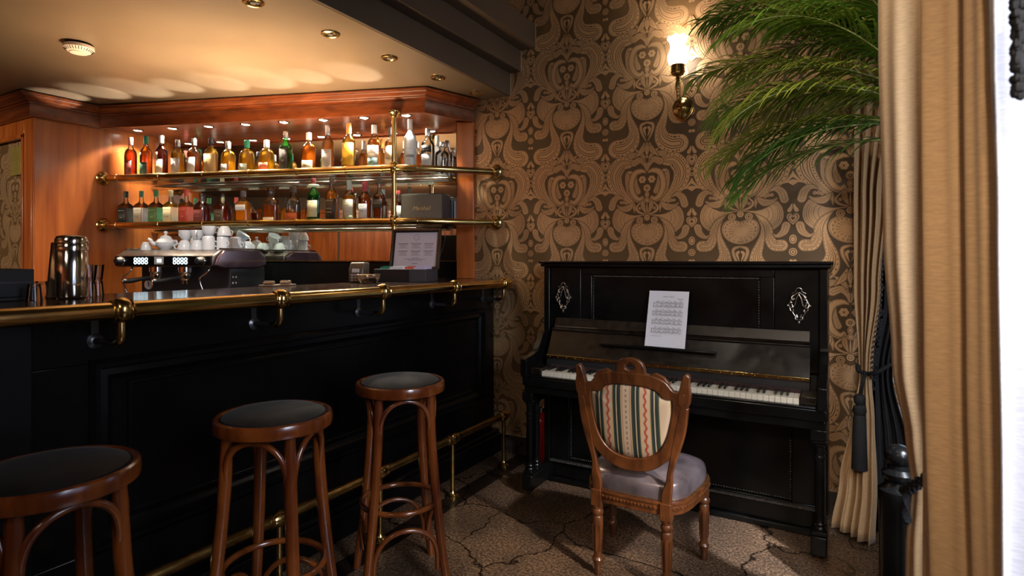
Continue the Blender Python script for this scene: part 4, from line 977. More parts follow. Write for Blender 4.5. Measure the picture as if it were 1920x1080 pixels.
# menu chest with the lid raised
mc = thing('tea_chest', 'open black tea chest with a printed card inside its raised lid', 'box', (-2.255, 2.66, zt), R(17))
DBX = mat('charcoal_leatherette', (0.045, 0.042, 0.05), 0.55, var=0.1)
mb = MB(); mb.box(-.16, .16, -.10, -.092, 0, .075); mb.box(-.16, .16, .092, .10, 0, .075); mb.box(-.16, -.152, -.092, .092, 0, .075); mb.box(.152, .16, -.092, .092, 0, .075); mb.box(-.152, .152, -.092, .092, 0, .006)
mb.build('box_body', DBX, mc, bevel=.002)
MB().box(-.157, .06, -.1008, -.1001, .002, .073).build('front_plate', mat('black_gloss_plate', (0.012, 0.012, 0.014), 0.3), mc)
ld = MB(); ld.T = Matrix.Translation((0, .10, .076)) @ Matrix.Rotation(R(-12), 4, 'X')
ld.box(-.16, .16, 0, .03, 0, .012); ld.box(-.16, .16, 0, .03, .238, .25); ld.box(-.16, -.148, 0, .03, .012, .238); ld.box(.148, .16, 0, .03, .012, .238); ld.box(-.148, .148, .024, .03, .012, .238)
L_ = ld.build('lid', mat('dark_walnut_lid', (0.05, 0.03, 0.02), 0.3), mc, bevel=.002)
cd = MB(); cd.T = ld.T; cd.box(-.14, .14, .018, .021, .016, .232); cd.build('card', mat('pale_lilac_card', (0.52, 0.48, 0.56), 0.6), L_)
cd = MB(); cd.T = ld.T
random.seed(4)
for cx in (-.085, 0, .085):
    for r0 in (.158, .112):
        for k, wl in enumerate((.033, .028, .02, .030)):
            cd.box(cx - wl, cx + wl, .0168, .0178, r0 - k * .0085, r0 - k * .0085 + (.0035 if k == 0 else .002))
for k, wl in enumerate((.022, .07, .045)): cd.box(-wl, wl, .0168, .0178, .068 - k * .007, .070 - k * .007)
cd.box(-.018, .018, .0168, .0178, .034, .037)
o_, i_ = circ((0, .200), .018, 20), circ((0, .200), .0165, 20); cd.ring(o_, i_, .0168, .0178, 'xz')
cd.build('printing', mat('grey_ink', (0.12, 0.11, 0.13), 0.6), L_, smooth=0)
for i, (x, wd, c, nm) in enumerate(((-.135, .05, (0.03, 0.2, 0.12), 'green'), (-.075, .08, (0.7, 0.7, 0.75), 'white'), (.02, .045, (0.6, 0.12, 0.06), 'orange red'), (.075, .07, (0.55, 0.5, 0.7), 'lilac'))):
    t = thing('tea_packets', nm + ' row of tea sachets standing in the open chest', 'tea bags', (-2.255, 2.66, zt + .0065), R(17), 'tea sachets in the chest')
    mb = MB()
    for k in range(4): mb.box(x, x + wd, -.07 + k * .036, -.066 + k * .036, 0, .081 + .004 * (k % 2))
    mb.build('sachets', paint(c), t)
    mb = MB()
    for k in range(4): mb.box(x + .003, x + wd - .003, -.0715 + k * .036, -.070 + k * .036, .045, .064)
    mb.build('sachet_print', paint((0.04, 0.04, 0.12) if nm != 'green' else (0.5, 0.6, 0.4)), t)

# card terminal and steel dish, till on the counter behind
te = thing('card_terminal', 'brown card terminal with keypad beside the tea chest', 'card machine', (-2.40, 2.42, zt), R(20))
mb = MB(); mb.prism([(-.045, 0), (-.045, .075), (-.02, .115), (.045, .115), (.045, 0)], -.045, .045, 'yz'); mb.build('case', mat('bronze_plastic', (0.10, 0.072, 0.05), 0.35), te, bevel=.008)
MB().box(-.022, .022, -.0475, -.045, .058, .078).build('screen', mat('pale_screen', (0.55, 0.5, 0.5), 0.3), te, bevel=.002)
for i in range(3):
    for j in range(3): MB().box(-.028 + i * .02, -.013 + i * .02, -.048, -.045, .008 + j * .015, .018 + j * .015).build('key', mat('pale_key', (0.42, 0.36, 0.34), 0.4), te, bevel=.001)
di = thing('steel_dish', 'small oval polished steel dish between terminal and tea chest', 'dish', (-2.27, 2.36, zt), R(30))
mb = MB(); mb.T = Matrix.Diagonal((1.35, .85, 1, 1)); mb.lathe([(.030, 0), (.034, .003), (.046, .030), (.049, .044), (.046, .046), (.040, .030), (.028, .007), (.001, .005)], 28, caps=False); mb.build('bowl', CHROME, di)
mb = MB(); mb.T = Matrix.Diagonal((1.35, .85, 1, 1)); mb.lathe([(.048, .044), (.051, .047), (.048, .050)], 28, caps=False); mb.build('rim', STEEL, di)
for i, (y, lab) in enumerate(((1.84, 'tan leatherette napkin clip nearer the coffee machine'), (1.935, 'tan leatherette napkin clip nearer the till'))):
    t = thing('napkin_clip', lab, 'clip', (-2.42, y, zt), R(20), 'napkin clips at the back edge of the bar')
    MB().box(-.04, .04, -.03, .03, 0, .008).build('base', BRC, t, bevel=.002)
    MB().box(-.026, .026, -.012, .012, .008, .026).build('clip_block', BRC, t, bevel=.005)
    MB().tube([(-.024, -.013, .018), (.024, -.013, .018)], .002, 6).build('clip_wire', CHROME, t)
# cable hanging in front of the mirror end
cb = MB(); cb.tube(spline([bb(2.50, .30, 1.50), bb(2.51, .29, 1.44), bb(2.49, .285, 1.36), bb(2.48, .32, 1.30), bb(2.47, .328, 1.20)], 6), .0022, 6)
o = cb.build('power_cable', BLACKM); tag(o, 'thin black cable hanging from the lower glass shelf beside the end post', 'cable')
# ------------------------------------------------------------------ bentwood bar stools
def make_stool(label):
    t = thing('bar_stool', label, 'bar stool', (0, 0, 0), 0, 'bentwood bar stools along the bar')
    MB().lathe([(.150, .757), (.168, .756), (.174, .760), (.1755, .767), (.1755, .788), (.1735, .795), (.168, .799), (.161, .798), (.156, .792), (.152, .775)], 48, caps=False).build('seat_hoop', BENT, t)
    MB().lathe([(.001, .760), (.152, .760), (.156, .786), (.152, .798), (.135, .806), (.10, .811), (.05, .813), (.001, .8135)], 40).build('seat_pad', VELVET, t)
    lg = []
    for k in range(4):
        a = PI / 2 * k; c, s = math.cos(a), math.sin(a)
        P = spline([(.138, 0, .765), (.140, 0, .70), (.146, 0, .58), (.165, 0, .38), (.192, 0, .18), (.222, 0, 0)], 5)
        rr = [.0155 + .0035 * min(1, i / 8) - .004 * max(0, (i - 14) / 12) for i in range(len(P))]
        MB().tube([(p.x * c, p.x * s, p.z) for p in P], rr, 14).build('leg', BENT, t)
    def arch(k, z0, z1, r0, r1, bow):
        a0, a1 = PI / 2 * k, PI / 2 * (k + 1); pts = []
        A = Vector((math.cos(a0), math.sin(a0), 0)); Bv = Vector((math.cos(a1), math.sin(a1), 0)); M = (A + Bv).normalized(); T = (Bv - A).normalized()
        half = r0 * math.sqrt(.5) - .012
        for i in range(17):
            u = -1 + 2 * i / 16
            x = half * math.sin(u * PI / 2)
            zz = z0 + (z1 - z0) * math.cos(u * PI / 2) ** .62 if abs(u) < 1 else z0
            rad = r0 * math.sqrt(.5) + bow * (math.cos(u * PI / 2) ** .8 if abs(u) < 1 else 0)
            pts.append(M * rad + T * x + Vector((0, 0, zz)))
        return MB().tube(pts, .0095, 10)
    for k in range(4):
        arch(k, .60, .742, .150, .1, .02).build('upper_arch', BENT, t)
        arch(k, .09, .262, .188, .1, .018).build('lower_arch', BENT, t)
    MB().tube([(.150 * math.cos(a), .150 * math.sin(a), .325) for a in [2 * PI * i / 40 for i in range(40)]], .0105, 10, closed=True).build('foot_hoop', BENT, t)
    return t
st = make_stool('bentwood bar stool with round black seat, standing nearest the papered wall')
st.location = (-1.535, 1.775, 0); st.rotation_euler[2] = R(5)
s2 = copy_tree(st); s2.location = (-1.552, 1.199, 0); s2.rotation_euler[2] = R(70)
s2['label'] = 'bentwood bar stool with round black seat, standing between the two others'
s3 = copy_tree(st); s3.location = (-1.583, .622, 0); s3.rotation_euler[2] = R(43)
s3['label'] = 'bentwood bar stool with round black seat, nearest one cut by the lower left corner'

# ------------------------------------------------------------------ upright piano (origin at the middle of its front feet line, x right, y to the wall)
PX = -.785
pn = thing('upright_piano', 'worn black upright piano with open keyboard and carved rosettes', 'piano', (PX, 0, 0))
hw = .725
MB().box(-.745, .745, 2.965, 3.315, 1.258, 1.272).build('lid', PIANO, pn, bevel=.004)
MB().box(-.735, .735, 2.975, 3.315, 1.240, 1.2575).build('lid_moulding', PIANO, pn, bevel=.005)
for sg in (-1, 1):
    x0, x1 = sorted((sg * hw, sg * (hw - .035)))
    MB().box(x0, x1, 3.0, 3.30, 0.0, 1.2395).build('side', PIANO, pn, bevel=.003)
mb = MB()
mb.box(-hw + .036, -.50, 3.015, 3.05, .75, 1.239); mb.box(.50, hw - .036, 3.015, 3.05, .75, 1.239)
mb.box(-.499, .499, 3.018, 3.05, 1.195, 1.239); mb.box(-.499, -.435, 3.018, 3.05, .75, 1.195); mb.box(.435, .499, 3.018, 3.05, .75, 1.195)
mb.box(-.435, .435, 3.032, 3.05, .75, 1.195)
mb.build('upper_panel', PIANO, pn, bevel=.003)
BEADM = mat('worn_bead_edge', (0.05, 0.045, 0.04), 0.25, var=0.6, vscale=60)
mb = MB()
for sg in (-1, 1):
    for i in range(30): mb.blob((sg * .430, 3.030, .80 + i * .0128), .0045, .0045, .0055, 6)
mb.build('upper_beading', BEADM, pn)
mb = MB(); mb.box(-.43, .43, 3.026, 3.034, 1.186, 1.192); mb.build('panel_rule', BEADM, pn)
MB().box(-hw + .036, hw - .036, 3.05, 3.30, .02, 1.238).build('inner_case', BLACKM, pn, smooth=0)
# carved metal rosettes
SILW = mat('worn_silver_casting', (0.42, 0.37, 0.33), 0.28, 0.9, var=.5, vscale=80)
for sg in (-1, 1):
    cx, cz = sg * .605, 1.068
    m = MB()
    def w(pts, r): m.tube(spline([(cx + a, 3.0095 - c * .001, cz + b) for a, b, c in pts], 5), r, 8)
    for s in (-1, 1):
        w([(0, .050, 2), (s * .010, .030, 4), (s * .016, .002, 4), (s * .024, -.010, 3)], .0024)
        w([(s * .004, .058, 2), (s * .020, .044, 4), (s * .034, .020, 5), (s * .044, .000, 3)], .0024)
        w([(s * .022, .046, 2), (s * .030, .036, 5), (s * .026, .024, 6), (s * .020, .030, 3)], .0030)
        w([(s * .044, .002, 2), (s * .036, -.012, 6), (s * .026, -.010, 6), (s * .030, .002, 3)], .0032)
        w([(s * .040, -.010, 2), (s * .034, -.028, 4), (s * .022, -.030, 4), (s * .024, -.020, 2)], .0026)
        w([(s * .028, -.030, 2), (s * .018, -.050, 4), (s * .006, -.058, 4), (s * .010, -.046, 2)], .0026)
        w([(s * .014, -.052, 2), (s * .014, -.066, 5), (s * .003, -.070, 5)], .0034)
        w([(s * .014, .062, 3), (s * .030, .054, 2)], .002)
        m.blob((cx + s * .034, 3.006, cz + .010), .006, .005, .007, 8); m.blob((cx + s * .047, 3.007, cz - .004), .004, .004, .005, 8); m.blob((cx + s * .016, 3.006, cz - .062), .005, .005, .005, 8)
    w([(-.014, .062, 2), (-.008, .078, 4), (.008, .078, 4), (.014, .062, 2)], .0024)
    m.blob((cx, 3.006, cz + .056), .006, .005, .005, 8); m.blob((cx, 3.006, cz - .082), .006, .006, .008, 8)
    m.build('rosette', SILW, pn)
# fall board, opened back, with its brass hinge strip
DUST = mat('dusty_lacquer', (0.009, 0.0055, 0.0035), 0.33, var=0.6, vscale=30, bump=.2, bscale=300)
mb = MB(); mb.prism([(2.895, .745), (2.905, .742), (2.978, .880), (2.970, .885)], -.655, .655, 'yz'); mb.build('fall_board', DUST, pn, bevel=.002)
mb = MB(); mb.prism([(2.955, .886), (2.962, .878), (2.995, .890), (3.012, .945), (3.004, .948), (2.988, .900)], -.652, .652, 'yz'); mb.build('fall_board_lip', DUST, pn, bevel=.002)
MB().box(-.655, .655, 2.884, 2.899, .735, .751).build('hinge_strip', BRASS, pn, bevel=.001)
mb = MB()
for i in range(26): mb.blob((-.63 + i * .0504, 2.8835, .7425), .0028, .0015, .0028, 6)
mb.build('hinge_screws', BRASSD, pn)
mb = MB(); mb.box(-.35, .25, 2.905, 2.962, .822, .830); mb.box(-.345, .245, 2.905, 2.912, .830, .8345); mb.build('music_ledge', PIANO, pn, bevel=.002)
# key bed, cheeks, arms
MB().box(-.724, .724, 2.735, 3.0, .600, .648).build('key_bed', PIANO, pn, bevel=.004)
MB().box(-.690, .690, 2.735, 2.762, .649, .658).build('key_slip', PIANO, pn, bevel=.003)
MB().box(-.690, .690, 2.763, 2.93, .649, .656).build('key_frame', BLACKM, pn)
for sg in (-1, 1):
    x0, x1 = sorted((sg * .727, sg * .691))
    P = [(2.72, .648), (2.72, .742), (2.735, .750), (2.80, .756), (2.86, .775), (2.905, .83), (2.93, .868), (2.999, .872), (2.999, .648)]
    mb = MB(); mb.prism(P, x0, x1, 'yz'); mb.build('arm', PIANO, pn, bevel=.003)
    x0, x1 = sorted((sg * .690, sg * .624))
    MB().box(x0, x1, 2.765, 2.90, .657, .694).build('key_block', DUST, pn, bevel=.004)
MB().box(-.655, .655, 2.895, 2.999, .657, .740).build('name_board', BLACKM, pn)
MB().box(-.622, .622, 2.878, 2.894, .657, .700).build('key_felt', mat('red_felt', (0.02, 0.006, 0.005), 0.9), pn)
IV = mat('ivory', (0.62, 0.57, 0.47), 0.3, var=.08, vscale=3); EB = mat('ebony', (0.01, 0.01, 0.01), 0.2)
KW = 1.24 / 52
for i in range(52):
    x = -.62 + i * KW
    mb = MB(); mb.box(x + .0006, x + KW - .0006, 2.763, 2.876, .6725, .6815); mb.box(x + .0006, x + KW - .0006, 2.7625, 2.8, .657, .6725)
    mb.build('white_key', [IV, mat('key_wood', (0.35, 0.2, 0.09), 0.5)], pn, bevel=.0008)
for i in range(52):
    if (i % 7) in (0, 2, 3, 5, 6) and i < 51:   # A, C, D, F, G carry a sharp to their right
        x = -.62 + (i + 1) * KW
        mb = MB(); L = []
        mb.loops([[(x - .0055, 2.796, .6825), (x + .0055, 2.796, .6825), (x + .0055, 2.876, .6825), (x - .0055, 2.876, .6825)],
                  [(x - .0042, 2.802, .6935), (x + .0042, 2.802, .6935), (x + .0045, 2.876, .695), (x - .0045, 2.876, .695)]])
        mb.build('black_key', EB, pn, bevel=.001)
# apron, legs, feet
MB().box(-.720, .720, 2.75, 2.775, .560, .5995).build('apron', PIANO, pn, bevel=.003)
for sg in (-1, 1):
    cx = sg * .699
    mb = MB(); mb.box(cx - .035, cx + .026, 2.752, 2.93, .515, .5595); mb.box(cx - .030, cx + .030, 2.76, 2.92, .50, .515)
    mb.build('leg_capital', PIANO, pn, bevel=.003)
    for y in (2.777, 2.852):
        MB().lathe([(.026, .130), (.026, .142), (.020, .150), (.024, .160), (.019, .168), (.0185, .22), (.020, .30), (.019, .41), (.0185, .43), (.023, .436), (.023, .444), (.018, .450), (.018, .485), (.024, .492), (.024, .4995)], 20, c=(cx, y, 0)).build('leg', PIANO, pn)
    MB().box(cx - .034, cx + .028, 2.745, 3.02, .028, .112).build('toe_block', PIANO, pn, bevel=.006)
    MB().box(cx - .030, cx + .030, 2.752, 2.93, .112, .130).build('leg_plinth', PIANO, pn, bevel=.003)
    m = MB(); m.lathe([(.018, -.009), (.020, -.006), (.020, .006), (.018, .009)], 18, c=(cx - .01, 2.80, .020), axis='x'); m.box(cx - .022, cx - .018, 2.79, 2.82, .018, .03); m.build('caster', BRASSD, pn)
# lower panel
mb = MB()
mb.box(-.689, .689, 3.02, 3.05, .03, .135); mb.box(-.689, .689, 3.02, 3.05, .53, .5995); mb.box(-.689, -.575, 3.02, 3.05, .135, .53); mb.box(.575, .689, 3.02, 3.05, .135, .53); mb.box(-.575, .575, 3.034, 3.05, .135, .53)
mb.build('lower_panel', PIANO, pn, bevel=.003)
mb = MB()
for i in range(88): mb.blob((-.565 + i * .013, 3.031, .145), .0055, .004, .0045, 6)
for sg in (-1, 1):
    for i in range(28): mb.blob((sg * .568, 3.031, .160 + i * .013), .0045, .004, .0055, 6)
mb.build('lower_beading', BEADM, pn)
MB().box(-.689, .689, 3.0, 3.02, .118, .126).build('lower_rule', BEADM, pn)
MB().box(-.689, .689, 2.995, 3.05, .002, .029).build('bottom_rail', PIANO, pn, bevel=.003)
for sg in (-.05, .05):
    MB().tube(spline([(sg, 3.02, .06), (sg, 2.97, .055), (sg, 2.90, .05)], 4), [.006] * 5 + [.012] * 4, 10, flat=.5).build('pedal', BRASSD, pn)

# sheet music leaning on the fall board and panel
sm = thing('sheet_music', 'printed sheet of piano music standing on the ledge of the piano', 'sheet music', (-.788, 2.922, .8355), R(-3))
tilt = Matrix.Rotation(R(-15.5), 4, 'X')
m = MB(); m.T = tilt; m.box(-.104, .104, 0, .0012, 0, .292); m.build('page', PAPER, sm, smooth=0)
m = MB(); m.T = tilt; random.seed(11)
def ln(x0, x1, zc, h): m.box(x0, x1, -.0006, -.0002, zc - h / 2, zc + h / 2)
for k, zc in enumerate((.224, .179, .134, .089)):
    for half in (0, -.0165):
        for q in range(5): ln(-.075, .078, zc + .006 + half - q * .0021, .0004)
    for x in (-.075, -.037, .002, .040, .078): m.box(x - .0003, x + .0003, -.0006, -.0002, zc - .019, zc + .006)
    m.box(-.0765, -.0755, -.0006, -.0002, zc - .020, zc + .007)
    for half in (0, -.0165):
        for i in range(24):
            x = -.066 + i * .006 + random.uniform(-.001, .001); dz = random.choice((-.006, -.004, -.002, 0, .002))
            zz = zc + .004 + half + dz
            m.box(x - .0013, x + .0013, -.0007, -.0002, zz - .0009, zz + .0009)
            m.box(x + .0009, x + .0014, -.0007, -.0002, zz, zz + .006)
        for i in range(0, 22, 4): m.box(-.064 + i * .006, -.050 + i * .006, -.0007, -.0002, zc + .0085 + half, zc + .0098 + half)
    for i in range(14): m.box(-.066 + i * .0105, -.064 + i * .0105, -.0007, -.0002, zc - .026, zc - .0245)
    for i in range(5): m.box(-.06 + i * .03, -.048 + i * .03, -.0007, -.0002, zc + .0135, zc + .0148)
for a, b, zc in ((.045, .078, .252), (.050, .078, .247), (-.078, -.02, .055)): ln(a, b, zc, .0012)
vs2, fs = text2d("Hymne a l'amour", .0085)
m.add([(x, -.0006, y + .262) for x, y in vs2], fs)
m.build('printed_notes', INK, sm, smooth=0, recalc=False)

# ------------------------------------------------------------------ salon chair
chx = thing('salon_chair', 'carved walnut chair with striped fabric back and silvery leather seat facing the piano', 'chair', (-.722, 2.41, 0), R(-1))
# local: faces +y. back leans towards -y
def back(p):   # (x, height) to the leaning back plane
    x, zz = p; t = (zz - .36) / .54
    k = 1 + .10 * min(1, max(0, (zz - .45) / .12)); return Vector((x * k + .020 * max(0, t), -.205 - .045 * max(0, t) - .02 * max(0, t) ** 2, zz - .026 * min(1, max(0, (zz - .40) / .08)) + .016 * min(1, max(0, (zz - .82) / .06))))
def slab(outer, inner, th, m, closed=True, dy=0):
    n = len(outer); L = []
    for o_, i_ in zip(outer, inner):
        a, b = back(o_), back(i_); a.y += dy; b.y += dy; L.append([a + Vector((0, -th / 2, 0)), b + Vector((0, -th / 2, 0)), b + Vector((0, th / 2, 0)), a + Vector((0, th / 2, 0))])
    return m.loops(L, 0, not closed, closed)
inner = [(0, .824), (.05, .823), (.092, .812), (.112, .790), (.132, .784), (.147, .782), (.147, .74), (.140, .69), (.126, .63), (.100, .578), (.060, .545), (0, .533)]
outer = [(0, .862), (.062, .862), (.118, .848), (.150, .820), (.172, .816), (.187, .812), (.184, .74), (.174, .68), (.158, .60), (.134, .545), (.078, .496), (0, .480)]
def full(l): return l + [(-x, zz) for x, zz in reversed(l[1:-1])]
fo, fi = full(outer), full(inner)
fo = [(p.x, p.y) for p in spline([(a, b, 0) for a, b in fo], 4, True)]; fi = [(p.x, p.y) for p in spline([(a, b, 0) for a, b in fi], 4, True)]
m = MB(); slab(fo, fi, .026, m); m.build('back_frame', WALNUT, chx, bevel=.004)
lip = [(x * .982, .683 + (zz - .683) * .982) for x, zz in fi]
m = MB(); slab(fi, lip, .014, m); m.build('frame_bead', WALNUT, chx, bevel=.003)
# crest with pierced hole
co = [(.055, .856), (.052, .880), (.045, .898), (.030, .910), (0, .917), (-.030, .910), (-.045, .898), (-.052, .880), (-.055, .856), (0, .850)]
ci = [(.016, .874), (.017, .882), (.014, .890), (.008, .896), (0, .898), (-.008, .896), (-.014, .890), (-.017, .882), (-.016, .874), (0, .868)]
m = MB(); slab(co, ci, .024, m); m.build('crest', WALNUT, chx, bevel=.004)
for sg in (-1, 1):
    q = [(sg * .058, .858), (sg * .090, .868), (sg * .118, .858), (sg * .140, .838), (sg * .128, .834), (sg * .09, .848), (sg * .058, .846)]
    m = MB(); c_ = (sg * .1, .85); slab(q, [(c_[0], c_[1])] * len(q), .02, m); m.build('scroll_wing', WALNUT, chx, bevel=.003)
    q = [(sg * .168, .818), (sg * .176, .846), (sg * .184, .868), (sg * .194, .876), (sg * .204, .868), (sg * .203, .840), (sg * .208, .815), (sg * .205, .780), (sg * .190, .740), (sg * .165, .770)]
    m = MB(); slab(q, [(sg * .188, .81)] * len(q), .028, m); m.build('ear', WALNUT, chx, bevel=.004)
    # stile down to the seat
    pts = [(sg * .187, .76), (sg * .172, .66), (sg * .155, .575), (sg * .147, .50), (sg * .150, .44), (sg * .142, .385), (sg * .140, .31)]
    P = spline([back(p) if p[1] > .36 else Vector((p[0], -.205, p[1])) for p in pts], 5)
    m = MB(); ws = [.013 + .004 * math.sin(i / len(P) * 2 * PI * 1.5) for i in range(len(P))]
    L = [[(p.x - w_ * 1.1, p.y - .014, p.z), (p.x + w_ * 1.1, p.y - .014, p.z), (p.x + w_ * 1.1, p.y + .014, p.z), (p.x - w_ * 1.1, p.y + .014, p.z)] for p, w_ in zip(P, ws)]
    m.loops(L); m.build('stile', WALNUT, chx, bevel=.004)
# striped fabric panel
def stripes():
    m, nt, b = _nt('striped_brocade')
    tc = nt.nodes.new('ShaderNodeTexCoord'); sx = nt.nodes.new('ShaderNodeSeparateXYZ'); nt.links.new(tc.outputs['Object'], sx.inputs[0])
    # period of the stripes 0.074 m across
    ad = nt.nodes.new('ShaderNodeMath'); ad.operation = 'ADD'; ad.inputs[1].default_value = 0.5; nt.links.new(sx.outputs[0], ad.inputs[0])
    md = nt.nodes.new('ShaderNodeMath'); md.operation = 'PINGPONG'; md.inputs[1].default_value = 0.5; 
    sc = nt.nodes.new('ShaderNodeMath'); sc.operation = 'MULTIPLY'; sc.inputs[1].default_value = 1 / 0.150; nt.links.new(sx.outputs[0], sc.inputs[0])
    nt.links.new(sc.outputs[0], md.inputs[0])     # 0 at x=0, 0.5 at x=75 mm
    rp = nt.nodes.new('ShaderNodeValToRGB'); cr = rp.color_ramp; cr.interpolation = 'LINEAR'
    cream, green, tan, gr2 = (0.40, 0.29, 0.20, 1), (0.015, 0.022, 0.018, 1), (0.42, 0.27, 0.12, 1), (0.03, 0.045, 0.035, 1)
    stops = [(0.0, cream), (0.115, cream), (0.13, tan), (0.15, gr2), (0.20, green), (0.244, green), (0.248, cream), (0.272, cream), (0.276, green), (0.31, green), (0.35, gr2), (0.375, tan), (0.41, cream), (0.5, cream)]
    cr.elements[0].position = 0; cr.elements[0].color = cream; cr.elements[1].position = 0.5; cr.elements[1].color = cream
    for p, c in stops[1:-1]: e = cr.elements.new(p); e.color = c
    nt.links.new(md.outputs[0], rp.inputs[0])
    def nd(op, a=None, b_=None, v1=None):
        n = nt.nodes.new('ShaderNodeMath'); n.operation = op
        if a is not None: nt.links.new(a, n.inputs[0])
        if b_ is not None: nt.links.new(b_, n.inputs[1])
        if v1 is not None: n.inputs[1].default_value = v1
        return n.outputs[0]
    # wavy red vines inside the cream stripes
    z_ = sx.outputs[2]
    wav = nd('SINE', nd('MULTIPLY', z_, v1=2 * PI / 0.035)); off = nd('MULTIPLY', wav, v1=0.0032)
    dist = nd('ABSOLUTE', nd('SUBTRACT', nd('SUBTRACT', nd('ABSOLUTE', sx.outputs[0]), v1=0.075), off))
    nz = nt.nodes.new('ShaderNodeTexNoise'); nz.inputs['Scale'].default_value = 190; nt.links.new(tc.outputs['Object'], nz.inputs['Vector'])
    thr = nd('MULTIPLY', nz.outputs[0], v1=0.0095)
    vine = nd('LESS_THAN', dist, thr)
    wav2 = nd('SINE', nd('MULTIPLY', z_, v1=2 * PI / 0.012)); off2 = nd('MULTIPLY', wav2, v1=0.0009)
    d2 = nd('ABSOLUTE', nd('SUBTRACT', nd('SUBTRACT', nd('ABSOLUTE', sx.outputs[0]), v1=0.0150), off2)); v2 = nd('LESS_THAN', d2, v1=0.0010)
    # little sprigs up the middle
    mz = nd('PINGPONG', z_, v1=0.0105); cx2 = nd('ABSOLUTE', sx.outputs[0])
    sp1 = nd('LESS_THAN', nd('ABSOLUTE', nd('SUBTRACT', cx2, nd('MULTIPLY', mz, v1=0.7))), v1=0.0012); sp2 = nd('LESS_THAN', mz, v1=0.0055)
    sp = nd('MULTIPLY', sp1, sp2)
    m1 = nt.nodes.new('ShaderNodeMixRGB'); m1.inputs[2].default_value = (0.32, 0.065, 0.035, 1); nt.links.new(vine, m1.inputs[0]); nt.links.new(rp.outputs[0], m1.inputs[1])
    m2 = nt.nodes.new('ShaderNodeMixRGB'); m2.inputs[2].default_value = (0.20, 0.05, 0.03, 1); nt.links.new(v2, m2.inputs[0]); nt.links.new(m1.outputs[0], m2.inputs[1])
    m3 = nt.nodes.new('ShaderNodeMixRGB'); m3.inputs[2].default_value = (0.08, 0.06, 0.04, 1); nt.links.new(sp, m3.inputs[0]); nt.links.new(m2.outputs[0], m3.inputs[1])
    nt.links.new(m3.outputs[0], b.inputs['Base Color']); b.inputs['Roughness'].default_value = 0.75; b.inputs['Specular IOR Level'].default_value = 0.25
    wv = nt.nodes.new('ShaderNodeTexNoise'); wv.inputs['Scale'].default_value = 900; nt.links.new(tc.outputs['Object'], wv.inputs['Vector'])
    bp = nt.nodes.new('ShaderNodeBump'); bp.inputs['Strength'].default_value = 0.4; bp.inputs['Distance'].default_value = 0.001
    nt.links.new(wv.outputs[0], bp.inputs['Height']); nt.links.new(bp.outputs[0], b.inputs['Normal'])
    MATS['striped_brocade'] = m
    return m
STR = stripes()
m = MB(); rings = []
for k, f in enumerate((1.0, .96, .85, .6, .3, .001)):
    bul = (-.004, -.009, -.014, -.019, -.021, -.022)[k]
    rings.append([back((x * f, .683 + (zz - .683) * f)) + Vector((0, bul, 0)) for x, zz in fi])
m.loops(rings, 0, False); rings2 = [[p + Vector((0, 2 * (.006) if k == 0 else .03 + .004 * k, 0)) for p in l] for k, l in enumerate(rings)]
m.loops(rings2, 0, False); m.build('back_upholstery', STR, chx, smooth=80)
# seat
def seat_outline(k, n=56):
    pts = []
    for i in range(n):
        a = 2 * PI * i / n; c, s = math.cos(a), math.sin(a)
        e = 4.2; q = 1 / (abs(c) ** e + abs(s) ** e) ** (1 / e)
        y = .195 * q * s * k; wd = .214 + .020 * (y / .195)
        pts.append((wd * q * c * k, y - .01 + (-.012 * (1 - (c) ** 2) if s < 0 else .012 * (1 - c * c))))
    return pts
LEA = mat('silver_brown_leather', (0.16, 0.125, 0.135), 0.30, 0.45, var=0.6, vscale=7, bump=.7, bscale=18, coat=0.2)
m = MB(); L = []
for k, zz in ((.985, .352), (1.0, .368), (1.0, .388), (.985, .408), (.95, .420), (.86, .430), (.62, .438), (.3, .441), (.02, .442)): L.append([(x, y, zz) for x, y in seat_outline(k)])
m.loops(L); m.build('seat_cushion', LEA, chx, smooth=60)
m = MB(); L = []
for k, zz in ((1.0, .300), (1.03, .304), (1.03, .318), (1.045, .322), (1.045, .340), (1.06, .344), (1.06, .352), (1.0, .354)): L.append([(x, y, zz) for x, y in seat_outline(k)])
m.loops(L); m.build('seat_rail', WALNUT, chx, smooth=30)
m = MB()
for i, (x, y) in enumerate(seat_outline(1.035, 120)): m.blob((x, y, .360), .0036, .0036, .0036, 6)
m.build('upholstery_nails', BRASS, chx)
m = MB()
for i, (x, y) in enumerate(seat_outline(1.048, 90)): m.blob((x, y, .331), .0045, .0045, .004, 6)
m.build('carved_beading', WALNUT, chx)
